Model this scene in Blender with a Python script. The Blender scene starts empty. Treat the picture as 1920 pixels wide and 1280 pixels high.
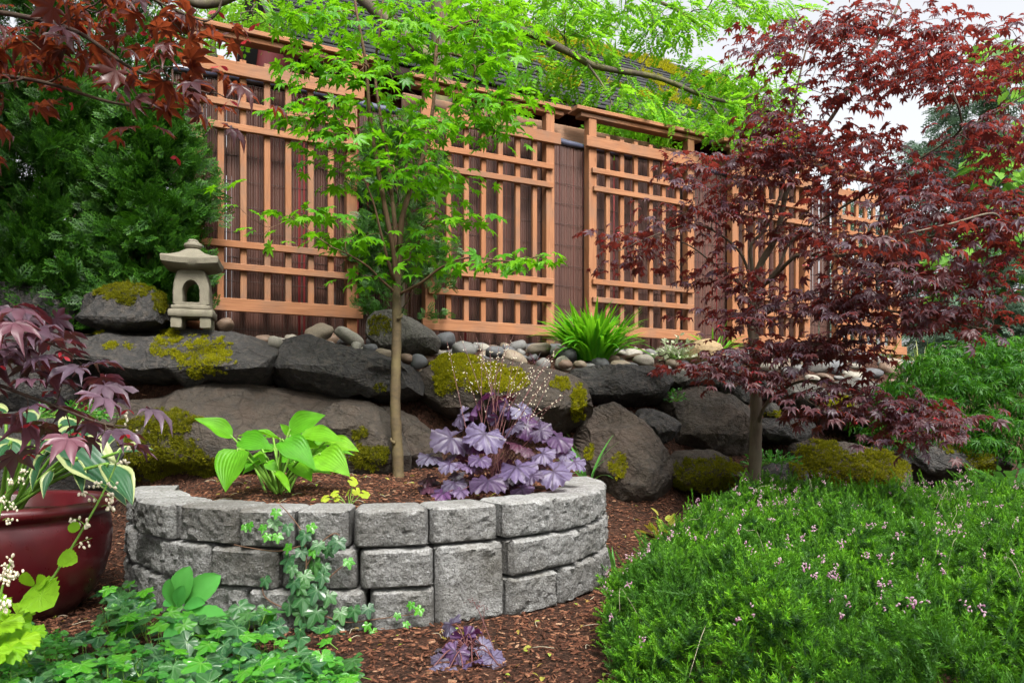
import bpy, bmesh, math, random
import numpy as np
from mathutils import Vector, Matrix, noise

# ------------------------------------------------------------------ camera, world, sun, exposure
S = bpy.context.scene
C = S.collection
F_PX, HZ, CZ = 1450.0, 770.0, 0.82          # focal length in photo pixels, horizon row, eye height
cam = bpy.data.objects.new('camera', bpy.data.cameras.new('camera'))
C.objects.link(cam)
cam.data.sensor_width = 36.0
cam.data.lens = F_PX / 1920 * 36
cam.data.shift_y = (HZ - 640) / 1920
cam.location = (0, 0, CZ)
cam.rotation_euler = (math.radians(90), 0, 0)
cam.data.clip_start = 0.05
cam.data.clip_end = 600
S.camera = cam

SUN_EL, SUN_AZ = 52.0, 22.0                  # soft light from above, a little right of the camera
w = bpy.data.worlds.new('World'); S.world = w; w.use_nodes = True
nt = w.node_tree; nt.nodes.clear()
sky = nt.nodes.new('ShaderNodeTexSky'); sky.sky_type = 'NISHITA'; sky.sun_disc = False
sky.sun_elevation = math.radians(SUN_EL); sky.sun_rotation = math.radians(180 - SUN_AZ)
sky.air_density = 1.0; sky.dust_density = 7.0; sky.ozone_density = 1.0
hs = nt.nodes.new('ShaderNodeHueSaturation'); hs.inputs['Saturation'].default_value = 0.16
bg = nt.nodes.new('ShaderNodeBackground'); bg.inputs['Strength'].default_value = 0.15
wo = nt.nodes.new('ShaderNodeOutputWorld')
nt.links.new(sky.outputs[0], hs.inputs['Color']); nt.links.new(hs.outputs[0], bg.inputs[0]); nt.links.new(bg.outputs[0], wo.inputs[0])

sun = bpy.data.objects.new('sun', bpy.data.lights.new('sun', 'SUN')); C.objects.link(sun)
sun.data.energy = 1.5; sun.data.angle = math.radians(12); sun.data.color = (1.0, 0.95, 0.87)
sun.rotation_euler = (math.radians(90 - SUN_EL), 0, math.radians(SUN_AZ))
S.view_settings.view_transform = 'Standard'; S.view_settings.look = 'None'
S.view_settings.exposure = 1.33; S.view_settings.gamma = 1.0; S.view_settings.use_curve_mapping = False
S.cycles.use_denoising = True
S.cycles.max_bounces = 8; S.cycles.diffuse_bounces = 4; S.cycles.transmission_bounces = 6; S.cycles.transparent_max_bounces = 6
S.cycles.caustics_reflective = False; S.cycles.caustics_refractive = False

# ------------------------------------------------------------------ helpers
def P(px, py, d):
    return Vector(((px - 960) / F_PX * d, d, CZ + (HZ - py) / F_PX * d))
def Pn(px, py, d):
    return np.array(P(px, py, d))
def to_px(p):
    p = np.asarray(p, float); d = np.maximum(p[..., 1], 0.05)
    return np.stack([960 + p[..., 0] / d * F_PX, HZ - (p[..., 2] - CZ) / d * F_PX], -1)

def tag(o, label=None, cat=None, group=None, kind=None):
    if label: o['label'] = label
    if cat: o['category'] = cat
    if group: o['group'] = group
    if kind: o['kind'] = kind
    return o
def thing(name, loc, label, cat, group=None):
    o = bpy.data.objects.new(name, None); C.objects.link(o)
    o.location = loc; o.empty_display_size = 0.05
    return tag(o, label, cat, group)
def wloc(o):
    v = Vector((0, 0, 0))
    while o is not None:
        v = v + o.matrix_basis.translation; o = o.parent
    return v
def link(name, me, parent=None, loc=None):
    o = bpy.data.objects.new(name, me); C.objects.link(o)
    if parent is not None: o.parent = parent
    if loc is not None: o.location = loc
    return o
def mesh_np(name, V, F, mat, uv=None, smooth=False):
    V = np.ascontiguousarray(V, np.float32); F = np.ascontiguousarray(F, np.int32)
    me = bpy.data.meshes.new(name); m, k = F.shape
    me.vertices.add(len(V)); me.vertices.foreach_set('co', V.ravel())
    me.loops.add(m * k); me.loops.foreach_set('vertex_index', F.ravel())
    me.polygons.add(m); me.polygons.foreach_set('loop_start', np.arange(0, m * k, k, dtype=np.int32))
    if smooth: me.polygons.foreach_set('use_smooth', np.ones(m, bool))
    if uv is not None:
        l = me.uv_layers.new(name='UVMap'); l.data.foreach_set('uv', np.ascontiguousarray(uv, np.float32)[F.ravel()].ravel())
    me.materials.append(mat); me.update(calc_edges=True); me.validate()
    return me
def part(name, V, F, mat, parent=None, uv=None, smooth=False, kind=None, origin=None):
    """mesh object from world-space vertices, re-centred on its parent (or on origin)"""
    off = np.array(wloc(parent)) if parent is not None else (np.array(origin) if origin is not None else np.zeros(3))
    o = link(name, mesh_np(name, np.asarray(V) - off, F, mat, uv, smooth), parent, None if parent is not None else tuple(off))
    if kind: o['kind'] = kind
    return o

def unit(v):
    v = np.asarray(v, float); return v / np.maximum(np.linalg.norm(v, axis=-1, keepdims=True), 1e-9)
def frames(fwd, up):
    """(n,3,3) matrices whose columns are side, forward, normal"""
    f = unit(fwd); s = unit(np.cross(f, up)); n = np.cross(s, f)
    return np.stack([s, f, n], -1)
def scatter(Vt, Ft, M, T, uvt=None):
    Vt = np.asarray(Vt, float); Ft = np.asarray(Ft); n, k = len(T), len(Vt)
    V = (np.einsum('nij,kj->nki', M, Vt) + np.asarray(T)[:, None, :]).reshape(-1, 3)
    F = (Ft[None] + (np.arange(n) * k)[:, None, None]).reshape(-1, Ft.shape[1])
    return (V, F, np.tile(uvt, (n, 1)) if uvt is not None else None)
def joinm(parts):
    Vs, Fs, us, b = [], [], [], 0
    for p in parts:
        Vs.append(p[0]); Fs.append(np.asarray(p[1]) + b); b += len(p[0])
        if len(p) > 2 and p[2] is not None: us.append(p[2])
    return np.concatenate(Vs), np.concatenate(Fs), (np.concatenate(us) if us else None)
def tube(pts, rad, k=6, cap=True):
    """quads round a polyline"""
    pts = np.asarray(pts, float); n = len(pts); rad = np.atleast_1d(np.asarray(rad, float)); rad = np.interp(np.linspace(0, 1, n), np.linspace(0, 1, len(rad)), rad)
    t = unit(np.gradient(pts, axis=0)); ref = np.array([0.31, 0.87, 0.2]) if abs(t[:, 2]).mean() > .6 else np.array([0.1, 0.2, 1.0])
    s = unit(np.cross(t, ref)); b = np.cross(t, s)
    a = np.linspace(0, 2 * math.pi, k, endpoint=False)
    V = pts[:, None] + rad[:, None, None] * (np.cos(a)[None, :, None] * s[:, None] + np.sin(a)[None, :, None] * b[:, None])
    V = V.reshape(-1, 3); F = []
    for i in range(n - 1):
        for j in range(k):
            F.append((i * k + j, i * k + (j + 1) % k, (i + 1) * k + (j + 1) % k, (i + 1) * k + j))
    if cap:
        V = np.concatenate([V, pts[:1], pts[-1:]]); c0, c1 = n * k, n * k + 1
        for j in range(k):
            F.append((c0, (j + 1) % k, j, c0)); F.append((c1, (n - 1) * k + j, (n - 1) * k + (j + 1) % k, c1))
    return V, np.array([f if f[0] != f[3] else (f[0], f[1], f[2], f[2]) for f in F])
def tri(F):
    """quads (possibly degenerate) to triangles"""
    F = np.asarray(F); a = F[:, [0, 1, 2]]; b = F[:, [0, 2, 3]]
    b = b[(b[:, 1] != b[:, 2]) & (b[:, 0] != b[:, 2])]
    return np.concatenate([a, b])
def tubet(pts, rad, k=6):
    V, F = tube(pts, rad, k); return V, tri(F)
def smooth_path(pts, n=10):
    """Catmull-Rom through pts"""
    p = np.asarray(pts, float); p = np.concatenate([2 * p[:1] - p[1:2], p, 2 * p[-1:] - p[-2:-1]])
    out = []
    for i in range(1, len(p) - 2):
        for t in np.linspace(0, 1, n, endpoint=False):
            out.append(.5 * ((2 * p[i]) + (-p[i - 1] + p[i + 1]) * t + (2 * p[i - 1] - 5 * p[i] + 4 * p[i + 1] - p[i + 2]) * t * t + (-p[i - 1] + 3 * p[i] - 3 * p[i + 1] + p[i + 2]) * t ** 3))
    out.append(p[-2]); return np.array(out)
def fbm(p, sc, oc=3, seed=0.0):
    v, a, f = 0.0, 1.0, sc
    for _ in range(oc):
        v += a * noise.noise((p[0] * f + seed, p[1] * f + seed * 1.7, p[2] * f - seed)); a *= .5; f *= 2.1
    return v

# ------------------------------------------------------------------ fence frame and terrain
D0 = 5.5
FA = np.array([-0.41 * D0, D0]); FD = np.array([0.883, 0.469]); FN = np.array([0.469, -0.883])   # start, along, toward the camera
def fence_xy(L, n):
    return FA + FD * L + FN * n
def fence_n(x, y):
    return (np.asarray(x) - FA[0]) * FN[0] + (np.asarray(y) - FA[1]) * FN[1]
TN = [-40, -6, 0.02, 0.62, 1.0, 1.45, 2.0, 2.7, 60]
TZ = [1.2, 1.30, 1.34, 1.06, 0.66, 0.26, 0.10, 0.0, 0.0]
OFL, OFN = [-1.4, -.6, 0, .8, 1.5, 2.5, 4, 6], [-1.0, -.75, -.12, .05, .2, .45, .62, .7]
def fence_l(x, y):
    return (np.asarray(x) - FA[0]) * FD[0] + (np.asarray(y) - FA[1]) * FD[1]
def terrain(x, y):
    n = fence_n(x, y); off = np.interp(fence_l(x, y), OFL, OFN)
    return np.interp(n - off * np.clip(n / .7, 0, 1), TN, TZ) + 0.012 * np.sin(np.asarray(x) * 3.1 + 1) * np.cos(np.asarray(y) * 2.7)

# ------------------------------------------------------------------ material helpers
class NT:
    def __init__(self, name):
        self.m = bpy.data.materials.new(name); self.m.use_nodes = True
        self.t = self.m.node_tree; self.t.nodes.clear()
        self.out = self.t.nodes.new('ShaderNodeOutputMaterial')
    def n(self, kind, ins=None, **props):
        nd = self.t.nodes.new('ShaderNode' + kind)
        for k, v in props.items(): setattr(nd, k, v)
        for k, v in (ins or {}).items():
            if hasattr(v, 'is_linked') or hasattr(v, 'links'): self.t.links.new(v, nd.inputs[k])
            else: nd.inputs[k].default_value = v
        return nd
    def math(self, op, a, b=0.0, c=None):
        d = {0: a, 1: b}
        if c is not None: d[2] = c
        return self.n('Math', d, operation=op).outputs[0]
    def mix(self, f, a, b, blend='MIX'):
        nd = self.n('Mix', None, data_type='RGBA', blend_type=blend)
        for k, v in ((0, f), (6, a), (7, b)):
            if hasattr(v, 'links'): self.t.links.new(v, nd.inputs[k])
            else: nd.inputs[k].default_value = v if k == 0 else (*v, 1) if len(v) == 3 else v
        return nd.outputs[2]
    def noise(self, sc, detail=4, vec=None, rough=.55, dist=0.0):
        i = {'Scale': sc, 'Detail': detail, 'Roughness': rough, 'Distortion': dist}
        if vec is not None: i['Vector'] = vec
        return self.n('TexNoise', i).outputs['Fac']
    def ramp(self, fac, stops):
        nd = self.n('ValToRGB', {'Fac': fac}); e = nd.color_ramp.elements
        while len(e) < len(stops): e.new(.5)
        for q, (p, c) in zip(e, stops):
            q.position = p; q.color = (c, c, c, 1) if not hasattr(c, '__len__') else (*c, 1)
        return nd.outputs[0]
    def coord(self, which='Object'):
        return self.n('TexCoord').outputs[which]
    def scale(self, vec, s):
        return self.n('Mapping', {'Vector': vec, 'Scale': s}).outputs[0]
    def bump(self, h, strength=.5, dist=.01):
        return self.n('Bump', {'Height': h, 'Strength': strength, 'Distance': dist}).outputs[0]
    def bsdf(self, **k):
        names = dict(col='Base Color', rough='Roughness', spec='Specular IOR Level', normal='Normal', coat='Coat Weight', metal='Metallic', sheen='Sheen Weight')
        ins = {}
        for a, v in k.items():
            if a == 'col' and not hasattr(v, 'links'): v = (*v, 1)
            ins[names[a]] = v
        return self.n('BsdfPrincipled', ins).outputs[0]
    def done(self, sh):
        self.t.links.new(sh, self.out.inputs[0]); return self.m
def rnd_island(N):
    return N.math('FRACT', N.math('ADD', N.n('NewGeometry').outputs['Random Per Island'], N.math('MULTIPLY', N.n('ObjectInfo').outputs['Random'], 7.13)))

def leafmat(name, cols, trans, tw=.35, rough=.45, spec=.35, tip=None, vein=None, veincol=None, veink=4.0, veinw=.03, margin=None, pleat=0, mottling=0.15, patch=None):
    """cols: ramp of per-leaf colours; trans: colour of light passing through"""
    cols = [tuple(v * .84 for v in c) for c in cols]; trans = tuple(v * .86 for v in trans)
    if tip: tip = [tuple(v * .88 for v in c) for c in tip]
    N = NT(name); r = rnd_island(N)
    st = [(i / max(1, len(cols) - 1), c) for i, c in enumerate(cols)]
    col = N.ramp(r, st)
    pos = N.n('NewGeometry').outputs['Position']
    if mottling: col = N.mix(mottling, col, N.n('HueSaturation', {'Color': col, 'Value': N.math('MULTIPLY_ADD', N.noise(26, 3, pos), 3.2, -.5)}).outputs[0])
    nrm = None
    if tip or vein or margin or pleat:
        uv = N.coord('UV'); sp = N.n('SeparateXYZ', {0: uv})
        x = N.math('SUBTRACT', sp.outputs[0], .5); y = N.math('SUBTRACT', sp.outputs[1], .5)
    if tip: col = N.mix(N.ramp(sp.outputs[1], [(.38, 0), (.98, 1)]), col, N.mix(r, tip[0], tip[1]))
    if margin:
        q = N.math('ADD', N.math('ABSOLUTE', x), N.math('MULTIPLY', N.math('SUBTRACT', N.noise(9, 3, pos), .5), .3))
        col = N.mix(N.ramp(q, [(.35, 0), (.385, 1)]), col, margin)
    if vein:
        ang = N.math('ARCTAN2', x, y); rad = N.math('SQRT', N.math('ADD', N.math('MULTIPLY', x, x), N.math('MULTIPLY', y, y)))
        wob = N.math('MULTIPLY', N.math('SUBTRACT', N.noise(40, 2, pos), .5), .5)
        v1 = N.math('MULTIPLY', N.math('ABSOLUTE', N.math('SINE', N.math('MULTIPLY', N.math('ADD', ang, wob), veink))), rad)
        v2 = N.math('ADD', N.math('MULTIPLY', N.math('ABSOLUTE', N.math('SINE', N.math('ADD', N.math('MULTIPLY', rad, 42.0), N.math('MULTIPLY', v1, 60.0)))), .12), .0)
        mask = N.math('MAXIMUM', N.ramp(v1, [(0, 1), (veinw, .75), (veinw * 2.6, 0)]), N.math('MULTIPLY', N.ramp(v2, [(0, 1), (veinw * 1.2, 0)]), .45))
        col = N.mix(N.math('MULTIPLY', mask, vein), col, veincol)
        nrm = N.bump(N.math('SUBTRACT', 1.0, mask), .35, .004)
    if pleat:
        wv = N.math('SINE', N.math('MULTIPLY', x, pleat))
        nrm = N.bump(wv, .3, .003)
        col = N.mix(N.ramp(wv, [(0.0, .08), (.35, 0)]), col, N.n('HueSaturation', {'Color': col, 'Value': .6}).outputs[0])
    if patch: col = N.mix(N.ramp(N.math('ADD', N.noise(3.2, 4, pos, .6), N.math('MULTIPLY', r, .12)), [(.52, 0), (.66, .8)]), col, patch)
    k = dict(col=col, rough=rough, spec=spec)
    if nrm is not None: k['normal'] = nrm
    tr = N.n('BsdfTranslucent', {'Color': N.mix(.5, trans, N.mix(.6, col, trans))}).outputs[0]
    return N.done(N.n('MixShader', {0: tw, 1: N.bsdf(**k), 2: tr}).outputs[0])
# ------------------------------------------------------------------ materials
def m_wood(name, c1, c2, grey=0.0):
    N = NT(name); co = N.coord('Object')
    oi = N.n('ObjectInfo').outputs['Random']
    off = N.n('Mapping', {'Vector': co, 'Location': N.n('CombineXYZ', {0: N.math('MULTIPLY', oi, 31.0), 1: N.math('MULTIPLY', oi, 17.0), 2: N.math('MULTIPLY', oi, 9.0)}).outputs[0]}).outputs[0]
    g = N.scale(off, (1.2, 22, 22)); grain = N.noise(3.0, 5, g, .6, 1.2)
    fine = N.noise(40, 2, N.scale(off, (1.0, 9, 9)), .7)
    col = N.mix(N.ramp(grain, [(.3, 0), (.7, 1)]), c1, c2)
    col = N.mix(N.math('MULTIPLY', N.math('SUBTRACT', oi, .25), .7), col, (c1[0] * .72, c1[1] * .6, c1[2] * .5))
    kn = N.n('TexVoronoi', {'Vector': N.scale(off, (2.2, 9, 9)), 'Scale': 1.3}).outputs['Distance']
    col = N.mix(N.ramp(kn, [(.03, .75), (.10, 0)]), col, (c1[0] * .3, c1[1] * .22, c1[2] * .18))
    blot = N.noise(2.4, 4, off, .65)
    col = N.mix(N.ramp(blot, [(.46, 0), (.72, .7)]), col, (.15, .105, .078))
    if grey: col = N.mix(N.math('MULTIPLY', N.ramp(fine, [(.3, 0), (.65, 1)]), grey), col, (.16, .14, .12))
    return N.done(N.bsdf(col=col, rough=.72, spec=.25, normal=N.bump(N.math('ADD', grain, N.math('MULTIPLY', fine, .5)), .35, .003)))
M_CEDAR = m_wood('cedar', (.355, .165, .080), (.215, .088, .040))
M_BEAM = m_wood('weathered_beam', (.36, .19, .10), (.22, .115, .065), .35)

def m_reed():
    N = NT('brown_reed'); r = rnd_island(N); pos = N.n('NewGeometry').outputs['Position']
    col = N.ramp(r, [(0, (.050, .020, .014)), (.5, (.070, .029, .020)), (1, (.092, .040, .028))])
    col = N.mix(N.ramp(N.noise(5, 4, N.scale(pos, (1, 1, .35))), [(.4, 0), (.75, .6)]), col, (.045, .022, .017))
    return N.done(N.bsdf(col=col, rough=.5, spec=.35))
M_REED = m_reed()
def flat(name, col, rough=.5, spec=.4, bump=0, sc=40, **k):
    N = NT(name); pos = N.coord('Object'); nz = N.noise(sc, 4, pos)
    c = N.mix(N.ramp(nz, [(.3, .0), (.75, .55)]), col, tuple(x * .55 for x in col))
    kw = dict(col=c, rough=rough, spec=spec, **k)
    if bump: kw['normal'] = N.bump(nz, bump, .004)
    return N.done(N.bsdf(**kw))
M_FILM = flat('plastic_trim', (.075, .082, .13), .28, .6, .3, 9)
M_WIRE = flat('wire', (.05, .035, .03), .5)

def m_rock(name, c1, c2, c3, sc=5.0, bump=.9, soil=0.0, K=.70):
    c1, c2, c3 = [tuple(v * K for v in c) for c in (c1, c2, c3)]
    N = NT(name); co = N.coord('Object'); oi = N.n('ObjectInfo').outputs['Random']
    co = N.n('Mapping', {'Vector': co, 'Location': N.n('CombineXYZ', {0: N.math('MULTIPLY', oi, 13.0), 1: 0.0, 2: N.math('MULTIPLY', oi, 7.0)}).outputs[0]}).outputs[0]
    big = N.noise(sc, 5, co, .6); mid = N.noise(sc * 5, 5, co, .65); fin = N.noise(sc * 28, 4, co, .7)
    col = N.mix(N.ramp(big, [(.35, 0), (.65, 1)]), c1, c2)
    col = N.mix(N.ramp(mid, [(.48, 0), (.64, .9)]), col, c3)
    col = N.mix(N.ramp(fin, [(.4, .0), (.66, .55)]), col, tuple(x * .45 for x in c1))
    col = N.mix(N.ramp(N.noise(sc * 60, 2, co), [(.66, 0), (.74, .4)]), col, (.22, .21, .20))
    lich = N.n('TexVoronoi', {'Vector': co, 'Scale': sc * 2.6}).outputs['Distance']
    col = N.mix(N.math('MULTIPLY', N.ramp(N.math('ADD', lich, N.math('MULTIPLY', mid, .35)), [(.22, 1), (.30, 0)]), .30), col, (.13, .13, .115))
    st = N.n('TexWave', {'Vector': N.scale(co, (1, 1, 2.4)), 'Scale': sc * 1.1, 'Distortion': 9.0, 'Detail': 4.0, 'Detail Scale': 2.0}).outputs['Fac']
    crack = N.n('TexVoronoi', {'Vector': N.n('Mapping', {'Vector': co, 'Scale': (1, 1, 1.6)}).outputs[0], 'Scale': sc * 1.2}, feature='DISTANCE_TO_EDGE').outputs['Distance']
    ck = N.ramp(N.math('ADD', crack, N.math('MULTIPLY', N.math('SUBTRACT', mid, .5), .16)), [(0, 0), (.03, 1)])
    col = N.mix(N.math('MULTIPLY', N.math('SUBTRACT', 1.0, ck), .4), col, tuple(x * .35 for x in c1))
    if soil: col = N.mix(N.math('MULTIPLY', N.ramp(N.noise(sc * .8, 4, co), [(.42, 0), (.62, 1)]), soil), col, (.085, .052, .036))
    h = N.math('ADD', N.math('ADD', N.math('MULTIPLY', mid, 1.0), N.math('MULTIPLY', fin, .45)), N.math('MULTIPLY', st, .22))
    n1 = N.bump(h, bump, .03)
    nb = N.n('Bump', {'Height': ck, 'Strength': .45, 'Distance': .012, 'Normal': n1}).outputs[0]
    return N.done(N.bsdf(col=col, rough=.78, spec=.32, normal=nb))
M_BASALT = m_rock('dark_basalt', (.056, .054, .054), (.085, .080, .077), (.135, .115, .098))
M_BROWNROCK = m_rock('brown_basalt', (.085, .068, .053), (.125, .10, .078), (.07, .062, .055), 4.0, 1.0, .3)
M_GREYROCK = m_rock('grey_boulder', (.135, .128, .112), (.19, .175, .15), (.10, .095, .088), 7, .7, 0, .72)
M_TANROCK = m_rock('tan_boulder', (.55, .38, .19), (.62, .46, .26), (.45, .31, .16), 6, .25, 0, .62)

def m_pebble(name, a, b):
    N = NT(name); oi = N.n('ObjectInfo').outputs['Random']; co = N.coord('Object')
    col = N.mix(oi, a, b); nz = N.noise(9, 5, co, .65)
    col = N.mix(N.ramp(nz, [(.35, .5), (.62, 0)]), col, (.07, .063, .058))
    col = N.mix(N.ramp(N.noise(70, 3, co), [(.55, 0), (.7, .4)]), col, (.32, .31, .28))
    return N.done(N.bsdf(col=col, rough=.62, spec=.35, normal=N.bump(N.noise(45, 4, co), .25, .006)))
M_PEBBLES = [('slate grey', m_pebble('slate_stone', (.065, .07, .08), (.10, .105, .115))), ('mid grey', m_pebble('grey_stone', (.12, .12, .12), (.17, .168, .16))), ('tan', m_pebble('tan_stone', (.24, .185, .125), (.20, .16, .115))),
             ('rusty brown', m_pebble('brown_stone', (.17, .10, .06), (.13, .085, .058))), ('pale cream', m_pebble('cream_stone', (.30, .28, .235), (.25, .225, .18)))]
def m_block():
    N = NT('split_face_concrete'); pos = N.n('NewGeometry').outputs['Position']; oi = N.n('ObjectInfo').outputs['Random']
    co = N.n('Mapping', {'Vector': pos, 'Location': N.n('CombineXYZ', {0: N.math('MULTIPLY', oi, 9.0), 1: 0.0, 2: 0.0}).outputs[0]}).outputs[0]
    col = N.mix(oi, (.35, .35, .345), (.215, .212, .205))
    col = N.mix(N.ramp(N.noise(22, 6, co, .7), [(.45, 0), (.7, .5)]), col, (.11, .105, .092))
    v = N.n('TexVoronoi', {'Vector': co, 'Scale': 150.0}); vc = N.n('SeparateColor', {0: v.outputs['Color']}).outputs[0]
    col = N.mix(N.ramp(vc, [(.62, 0), (.9, .6)]), col, (.085, .083, .08))
    col = N.mix(N.ramp(vc, [(.05, .55), (.25, 0)]), col, (.38, .385, .39))
    nz = N.noise(150, 3, co, .7)
    nrm = N.n('SeparateXYZ', {0: N.n('NewGeometry').outputs['Normal']}).outputs[2]
    vert = N.math('SUBTRACT', 1.0, N.math('MULTIPLY', N.ramp(nrm, [(.4, 0), (.8, 1)]), .75))
    stain = N.ramp(N.noise(3.2, 4, pos, .6), [(.47, 0), (.72, .6)])
    col = N.mix(stain, col, (.07, .06, .042))
    h = N.math('MULTIPLY', N.math('ADD', N.math('MULTIPLY', N.noise(36, 6, co, .7), 1.3), N.math('MULTIPLY', nz, .35)), vert)
    return N.done(N.bsdf(col=col, rough=.9, spec=.2, normal=N.bump(h, 1.0, .03)))
M_BLOCK = m_block()

def m_soil():
    N = NT('bark_mulch_ground'); pos = N.n('NewGeometry').outputs['Position']
    v = N.n('TexVoronoi', {'Vector': N.scale(pos, (1, 1, .4)), 'Scale': 55.0, 'Randomness': 1.0}); c = N.n('SeparateColor', {0: v.outputs['Color']}).outputs[0]
    col = N.ramp(c, [(0, (.018, .009, .006)), (.5, (.05, .022, .014)), (1, (.085, .04, .026))])
    col = N.mix(N.ramp(N.noise(2.3, 4, pos), [(.42, 0), (.7, .55)]), col, (.035, .022, .015))
    h = N.math('ADD', v.outputs['Distance'], N.noise(90, 4, pos))
    return N.done(N.bsdf(col=col, rough=.92, spec=.15, normal=N.bump(h, .9, .02)))
M_SOIL = m_soil()
def m_chip():
    N = NT('bark_chip'); r = rnd_island(N)
    col = N.ramp(r, [(0, (.045, .018, .011)), (.45, (.112, .044, .025)), (.8, (.175, .074, .042)), (.96, (.25, .12, .068)), (1, (.34, .21, .13))])
    pos = N.n('NewGeometry').outputs['Position']
    col = N.mix(N.ramp(N.noise(120, 3, pos), [(.45, 0), (.7, .5)]), col, (.03, .013, .009))
    return N.done(N.bsdf(col=col, rough=.88, spec=.18))
M_CHIP = m_chip()

def m_bark(name, c1, c2, c3, zs=.25, sc=30):
    N = NT(name); pos = N.n('NewGeometry').outputs['Position']
    n1 = N.noise(sc, 5, N.scale(pos, (1, 1, zs)), .65); n2 = N.noise(6, 4, pos)
    col = N.mix(N.ramp(n1, [(.35, 0), (.65, 1)]), c1, c2); col = N.mix(N.ramp(n2, [(.45, 0), (.66, .7)]), col, c3)
    return N.done(N.bsdf(col=col, rough=.75, spec=.25, normal=N.bump(n1, .5, .006)))
M_BARK_GREEN = m_bark('maple_bark_tan', (.115, .082, .043), (.07, .052, .03), (.15, .12, .055), 2.2, 22)
M_BARK_TWIG = m_bark('maple_twig_brown', (.15, .08, .05), (.09, .05, .032), (.14, .09, .05))
M_LEAF_PURPLE = leafmat('purple_near_leaf', [(.12, .075, .115), (.16, .095, .14), (.19, .07, .10), (.14, .105, .15)], (.4, .05, .05), .25, .40, .6)  # lower copy of the near maple leaf, coloured as not backlit
M_BARK_RED = m_bark('red_maple_bark', (.15, .115, .085), (.085, .062, .046), (.12, .115, .075))
M_BARK_RTWIG = m_bark('red_maple_twig', (.075, .045, .036), (.05, .032, .028), (.085, .07, .04))
M_BARK_DARK = m_bark('mossy_bark', (.075, .06, .045), (.11, .09, .065), (.13, .13, .035))

M_LEAF_GREEN = leafmat('green_maple_leaf', [(.045, .20, .006), (.08, .30, .008), (.16, .41, .010)], (.27, .68, .010), .46, .42, .35)
M_LEAF_RED = leafmat('purple_maple_leaf', [(.060, .036, .056), (.078, .036, .048), (.10, .032, .034), (.080, .055, .080)], (.48, .06, .035), .36, .44, .45)  # purple-red leaf; its greyer purples carry sky sheen in the colour
M_LEAF_NEAR = leafmat('bronze_maple_leaf', [(.08, .030, .036), (.11, .034, .03), (.075, .036, .05)], (.50, .09, .02), .38, .36, .5)  # upper copy of the near maple leaf, coloured as backlit
M_SAMARA = leafmat('red_samara', [(.42, .02, .035), (.55, .04, .06)], (.7, .05, .06), .35)
M_LOCUST = leafmat('locust_leaflet', [(.075, .27, .012), (.13, .37, .014), (.24, .42, .02)], (.34, .74, .03), .5, .5, .25)
M_BACKLEAF = leafmat('backdrop_leaf', [(.07, .20, .03), (.12, .30, .035), (.18, .36, .05)], (.32, .62, .08), .45, .5, .25)
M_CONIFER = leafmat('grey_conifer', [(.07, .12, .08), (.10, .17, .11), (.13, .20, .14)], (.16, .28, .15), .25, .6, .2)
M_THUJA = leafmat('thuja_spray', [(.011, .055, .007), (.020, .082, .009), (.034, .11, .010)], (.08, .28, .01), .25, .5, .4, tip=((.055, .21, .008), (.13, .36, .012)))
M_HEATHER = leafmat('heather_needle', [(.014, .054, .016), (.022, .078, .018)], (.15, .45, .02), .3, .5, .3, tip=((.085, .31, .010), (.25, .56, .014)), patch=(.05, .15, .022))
M_HEATHFLOWER = leafmat('heather_flower', [(.50, .22, .38), (.66, .42, .54), (.72, .58, .60)], (.8, .5, .6), .3)
M_DRYSTEM = flat('dry_stem', (.42, .37, .27), .7)
M_LACE = leafmat('laceleaf_leaf', [(.018, .095, .012), (.036, .15, .013), (.075, .23, .015)], (.14, .44, .02), .38, .45, .3)
M_MOSS = leafmat('yellow_moss', [(.10, .125, .008), (.24, .235, .008), (.42, .385, .010)], (.6, .58, .01), .3, .8, .1)
M_MOSS_DARK = leafmat('olive_moss', [(.06, .07, .006), (.13, .135, .007), (.26, .245, .009)], (.42, .42, .01), .25, .8, .1)
M_HOSTA = leafmat('hosta_leaf', [(.07, .30, .010), (.13, .40, .012), (.21, .46, .014)], (.32, .72, .015), .36, .48, .3, pleat=60, mottling=.32)
M_HOSTAVAR = leafmat('variegated_hosta_leaf', [(.03, .11, .05), (.045, .15, .06)], (.12, .35, .06), .3, .38, .4, pleat=40, margin=(.44, .50, .22))
M_STALK = flat('green_stalk', (.17, .34, .045), .45)
M_HEUCH = leafmat('purple_heuchera_leaf', [(.085, .04, .125), (.125, .09, .19), (.18, .165, .26), (.105, .03, .125), (.07, .035, .095), (.115, .105, .16)], (.4, .06, .25), .2, .42, .5, vein=1.0, veincol=(.03, .017, .045), veinw=.05, veink=3.46)
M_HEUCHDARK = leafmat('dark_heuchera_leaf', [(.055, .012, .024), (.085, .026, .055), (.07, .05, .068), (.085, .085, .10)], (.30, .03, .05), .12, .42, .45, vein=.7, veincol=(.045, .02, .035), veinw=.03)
M_HEUCHSTEM = flat('heuchera_flower_stalk', (.14, .05, .05), .5)
M_BELL = flat('cream_bell', (.80, .72, .55), .5)
M_LIME = leafmat('lime_heuchera_leaf', [(.34, .46, .025), (.44, .52, .04), (.30, .45, .03)], (.55, .7, .04), .35, .5, .3, vein=.25, veincol=(.40, .45, .03))
M_CHART = leafmat('chartreuse_leaf', [(.20, .46, .012), (.30, .55, .015)], (.5, .88, .03), .38, .5, .3, vein=.25, veincol=(.2, .38, .03))
M_IVY = leafmat('ivy_leaf', [(.018, .085, .032), (.03, .125, .036), (.05, .17, .03)], (.10, .36, .03), .25, .28, .55, vein=.6, veincol=(.16, .30, .14), veink=3.6, veinw=.022)
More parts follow.
